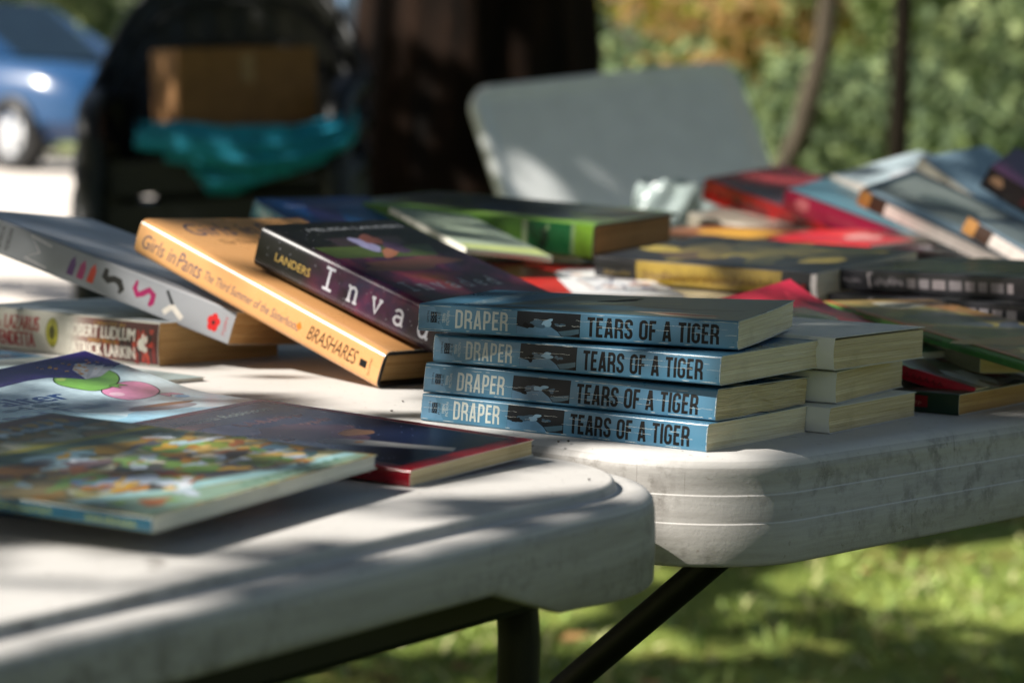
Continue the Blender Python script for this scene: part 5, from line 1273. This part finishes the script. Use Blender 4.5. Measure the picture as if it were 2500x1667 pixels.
big_tree()

# ------------------------------------------------------------------ parked vehicles
def car(name, label, x, y, heading, col, col2, kind, stations, wheel_x, wr, group='parked vehicles', rimcol='c9cccf', two_tone=False):
    """stations: (x, half width, underside z, belt z, roof z, roof half width) from tail to nose"""
    root = empty(name, (x, y, ground_h(x, y) + .006), radians(heading)); tag(root, label, kind, group)
    paint = simple('car_paint', col, col, .22, 5, 0.0); paint.node_tree.nodes['Principled BSDF'].inputs['Coat Weight'].default_value = .6
    trim = simple('car_trim', '101214', None, .5, 20); glass = simple('car_glass', '1b2a33', '22343e', .05, 3); lower = simple('car_lower', col2, None, .4, 6)
    b = MB(); n = len(stations)
    def ring(st):
        X, hw, z0, zb, zr, rw = st
        return [(X, -hw * .86, z0), (X, -hw, z0 + (zb - z0) * .28), (X, -hw * 1.0, z0 + (zb - z0) * .62), (X, -hw * .96, zb), (X, hw * .96, zb), (X, hw, z0 + (zb - z0) * .62), (X, hw, z0 + (zb - z0) * .28), (X, hw * .86, z0)]
    R_ = [ring(s) for s in stations]
    vs = [p for q in R_ for p in q]
    fs = []; fl = []
    for i in range(n - 1):
        for j in range(7):
            q = (i * 8 + j, (i + 1) * 8 + j, (i + 1) * 8 + j + 1, i * 8 + j + 1)
            (fl if j in ((0, 1, 5, 6) if two_tone else (0, 6)) else fs).append(q)
    b.add(vs, fs, paint, True); b.add(vs, fl, lower, True); b.add(R_[0], [tuple(range(8))], paint); b.add(R_[-1], [tuple(reversed(range(8)))], paint)
    b.build('body', root)
    g = MB(); cab = [s for s in stations if s[4] > s[3] + .02]
    i0 = stations.index(cab[0]); i1 = stations.index(cab[-1])
    seq = stations[max(i0 - 1, 0):i1 + 2]
    rr = []
    for X, hw, z0, zb, zr, rw in seq:
        zz = max(zr, zb); f = min(1, (zz - zb) / .3)
        rr.append([(X, -hw * .96, zb), (X, -(hw * .96 + (rw - hw * .96) * f), zz - .05 * f), (X, -rw * .8 if f > 0 else -hw * .8, zz), (X, rw * .8 if f > 0 else hw * .8, zz), (X, hw * .96 + (rw - hw * .96) * f, zz - .05 * f), (X, hw * .96, zb)])
    vs = [p for q in rr for p in q]; m = len(rr); roof = []; side = []
    for i in range(m - 1):
        for j in range(5):
            q = (i * 6 + j, (i + 1) * 6 + j, (i + 1) * 6 + j + 1, i * 6 + j + 1)
            steep = i in (0, m - 2)
            (side if j in (0, 4) or (j == 2 and steep) else roof).append(q)
    g.add(vs, side, glass, True); g.build('window', root)
    g = MB(); g.add(vs, roof, paint, True)
    for i in range(1, m - 1): 
        for s_ in (0, 4): g.tube([rr[i][0 if s_ == 0 else 5], rr[i][1 if s_ == 0 else 4]], .025, paint, 8)
    g.build('roof', root)
    hwm = max(s[1] for s in stations)
    for X in wheel_x:
        for sy in (-1, 1):
            t = MB(); prof = [(wr * .62, -.10), (wr * .95, -.10), (wr, -.07), (wr, .07), (wr * .95, .10), (wr * .62, .10)]; seg = 30
            vs = [(X + q * cos(2 * pi * k / seg), sy * (hwm - .09) + o_, wr + q * sin(2 * pi * k / seg)) for k in range(seg) for q, o_ in prof]; N = len(prof)
            t.add(vs, [(k * N + j, k * N + (j + 1) % N, ((k + 1) % seg) * N + (j + 1) % N, ((k + 1) % seg) * N + j) for k in range(seg) for j in range(N)], trim, True)
            w_ = t.build('wheel', root)
            h = MB(); mr = simple('alloy', rimcol, None, .35, 10); yo = sy * (hwm - .02)
            h.add([(X, yo, wr)] + [(X + wr * .64 * cos(2 * pi * k / seg), sy * (hwm - .035), wr + wr * .64 * sin(2 * pi * k / seg)) for k in range(seg)], [(0, 1 + k, 1 + (k + 1) % seg) for k in range(seg)], mr, False)
            for k in range(5): a = 2 * pi * k / 5; h.box((X + wr * .36 * cos(a), yo + sy * .004, wr + wr * .36 * sin(a)), (wr * .5, .02, .06), mr, Matrix.Rotation(-a, 3, 'Y'))
            h.build('rim', w_)
    xn, hn, z0n, zbn = stations[-1][:4]; lens = simple('lamp_lens', 'e8ebee', None, .08, 10); amb = simple('amber_lens', 'd07a3a', None, .15, 10)
    for sy in (-1, 1):
        for (yy, zz, rx, ry, rz, mm, nm) in ((hn * .72, z0n + (zbn - z0n) * .78, .07, .17, .085, lens, 'headlight'), (hn * .92, z0n + (zbn - z0n) * .62, .06, .08, .06, amb, 'indicator')):
            h = MB(); h.grid(lambda s_, t_: (xn - .02 + rx * sin(pi * s_) * cos(2 * pi * t_), sy * yy + ry * sin(pi * s_) * sin(2 * pi * t_), zz + rz * cos(pi * s_)), 10, 16, mm); h.build(nm, root)
    h = MB(); h.box((xn + .015, 0, z0n + .16), (.04, hn * 1.5, .10), trim); h.build('bumper', root, bevel=.01)
    h = MB(); h.box((xn + .012, 0, z0n + (zbn - z0n) * .72), (.02, hn * .75, .09), trim); h.build('grille', root, bevel=.005)
    return root
hatch = [(-2.05, .70, .42, .82, .82, .5), (-2.0, .80, .30, .92, .95, .6), (-1.75, .86, .24, .95, 1.38, .60), (-.9, .88, .22, .94, 1.47, .64), (.1, .88, .22, .93, 1.44, .64), (.95, .87, .22, .92, .94, .62), (1.5, .85, .23, .86, .86, .6), (1.85, .80, .26, .76, .76, .5), (2.02, .68, .34, .66, .66, .4)]
car('parked_car', 'blue hatchback parked on the pale drive at the far left', -4.60, 21.2, -38, '214972', '1c3c66', 'car', hatch, (-1.25, 1.28), .31)
van = [(-2.3, .86, .36, 1.66, 1.66, .7), (-2.26, .90, .30, 1.70, 1.85, .80), (-.5, .92, .28, 1.70, 1.95, .80), (-.3, .92, .28, 1.15, 1.95, .78), (.9, .92, .28, 1.05, 1.88, .76), (1.6, .90, .28, 1.05, 1.08, .7), (2.15, .84, .30, .92, .92, .6), (2.3, .70, .36, .78, .78, .5)]
car('parked_van', 'light blue and white van parked far behind, between the armchairs and the trunk', -1.0, 26.5, -35, '8fb4d8', 'eeeef2', 'van', van, (-1.45, 1.45), .33, two_tone=True)
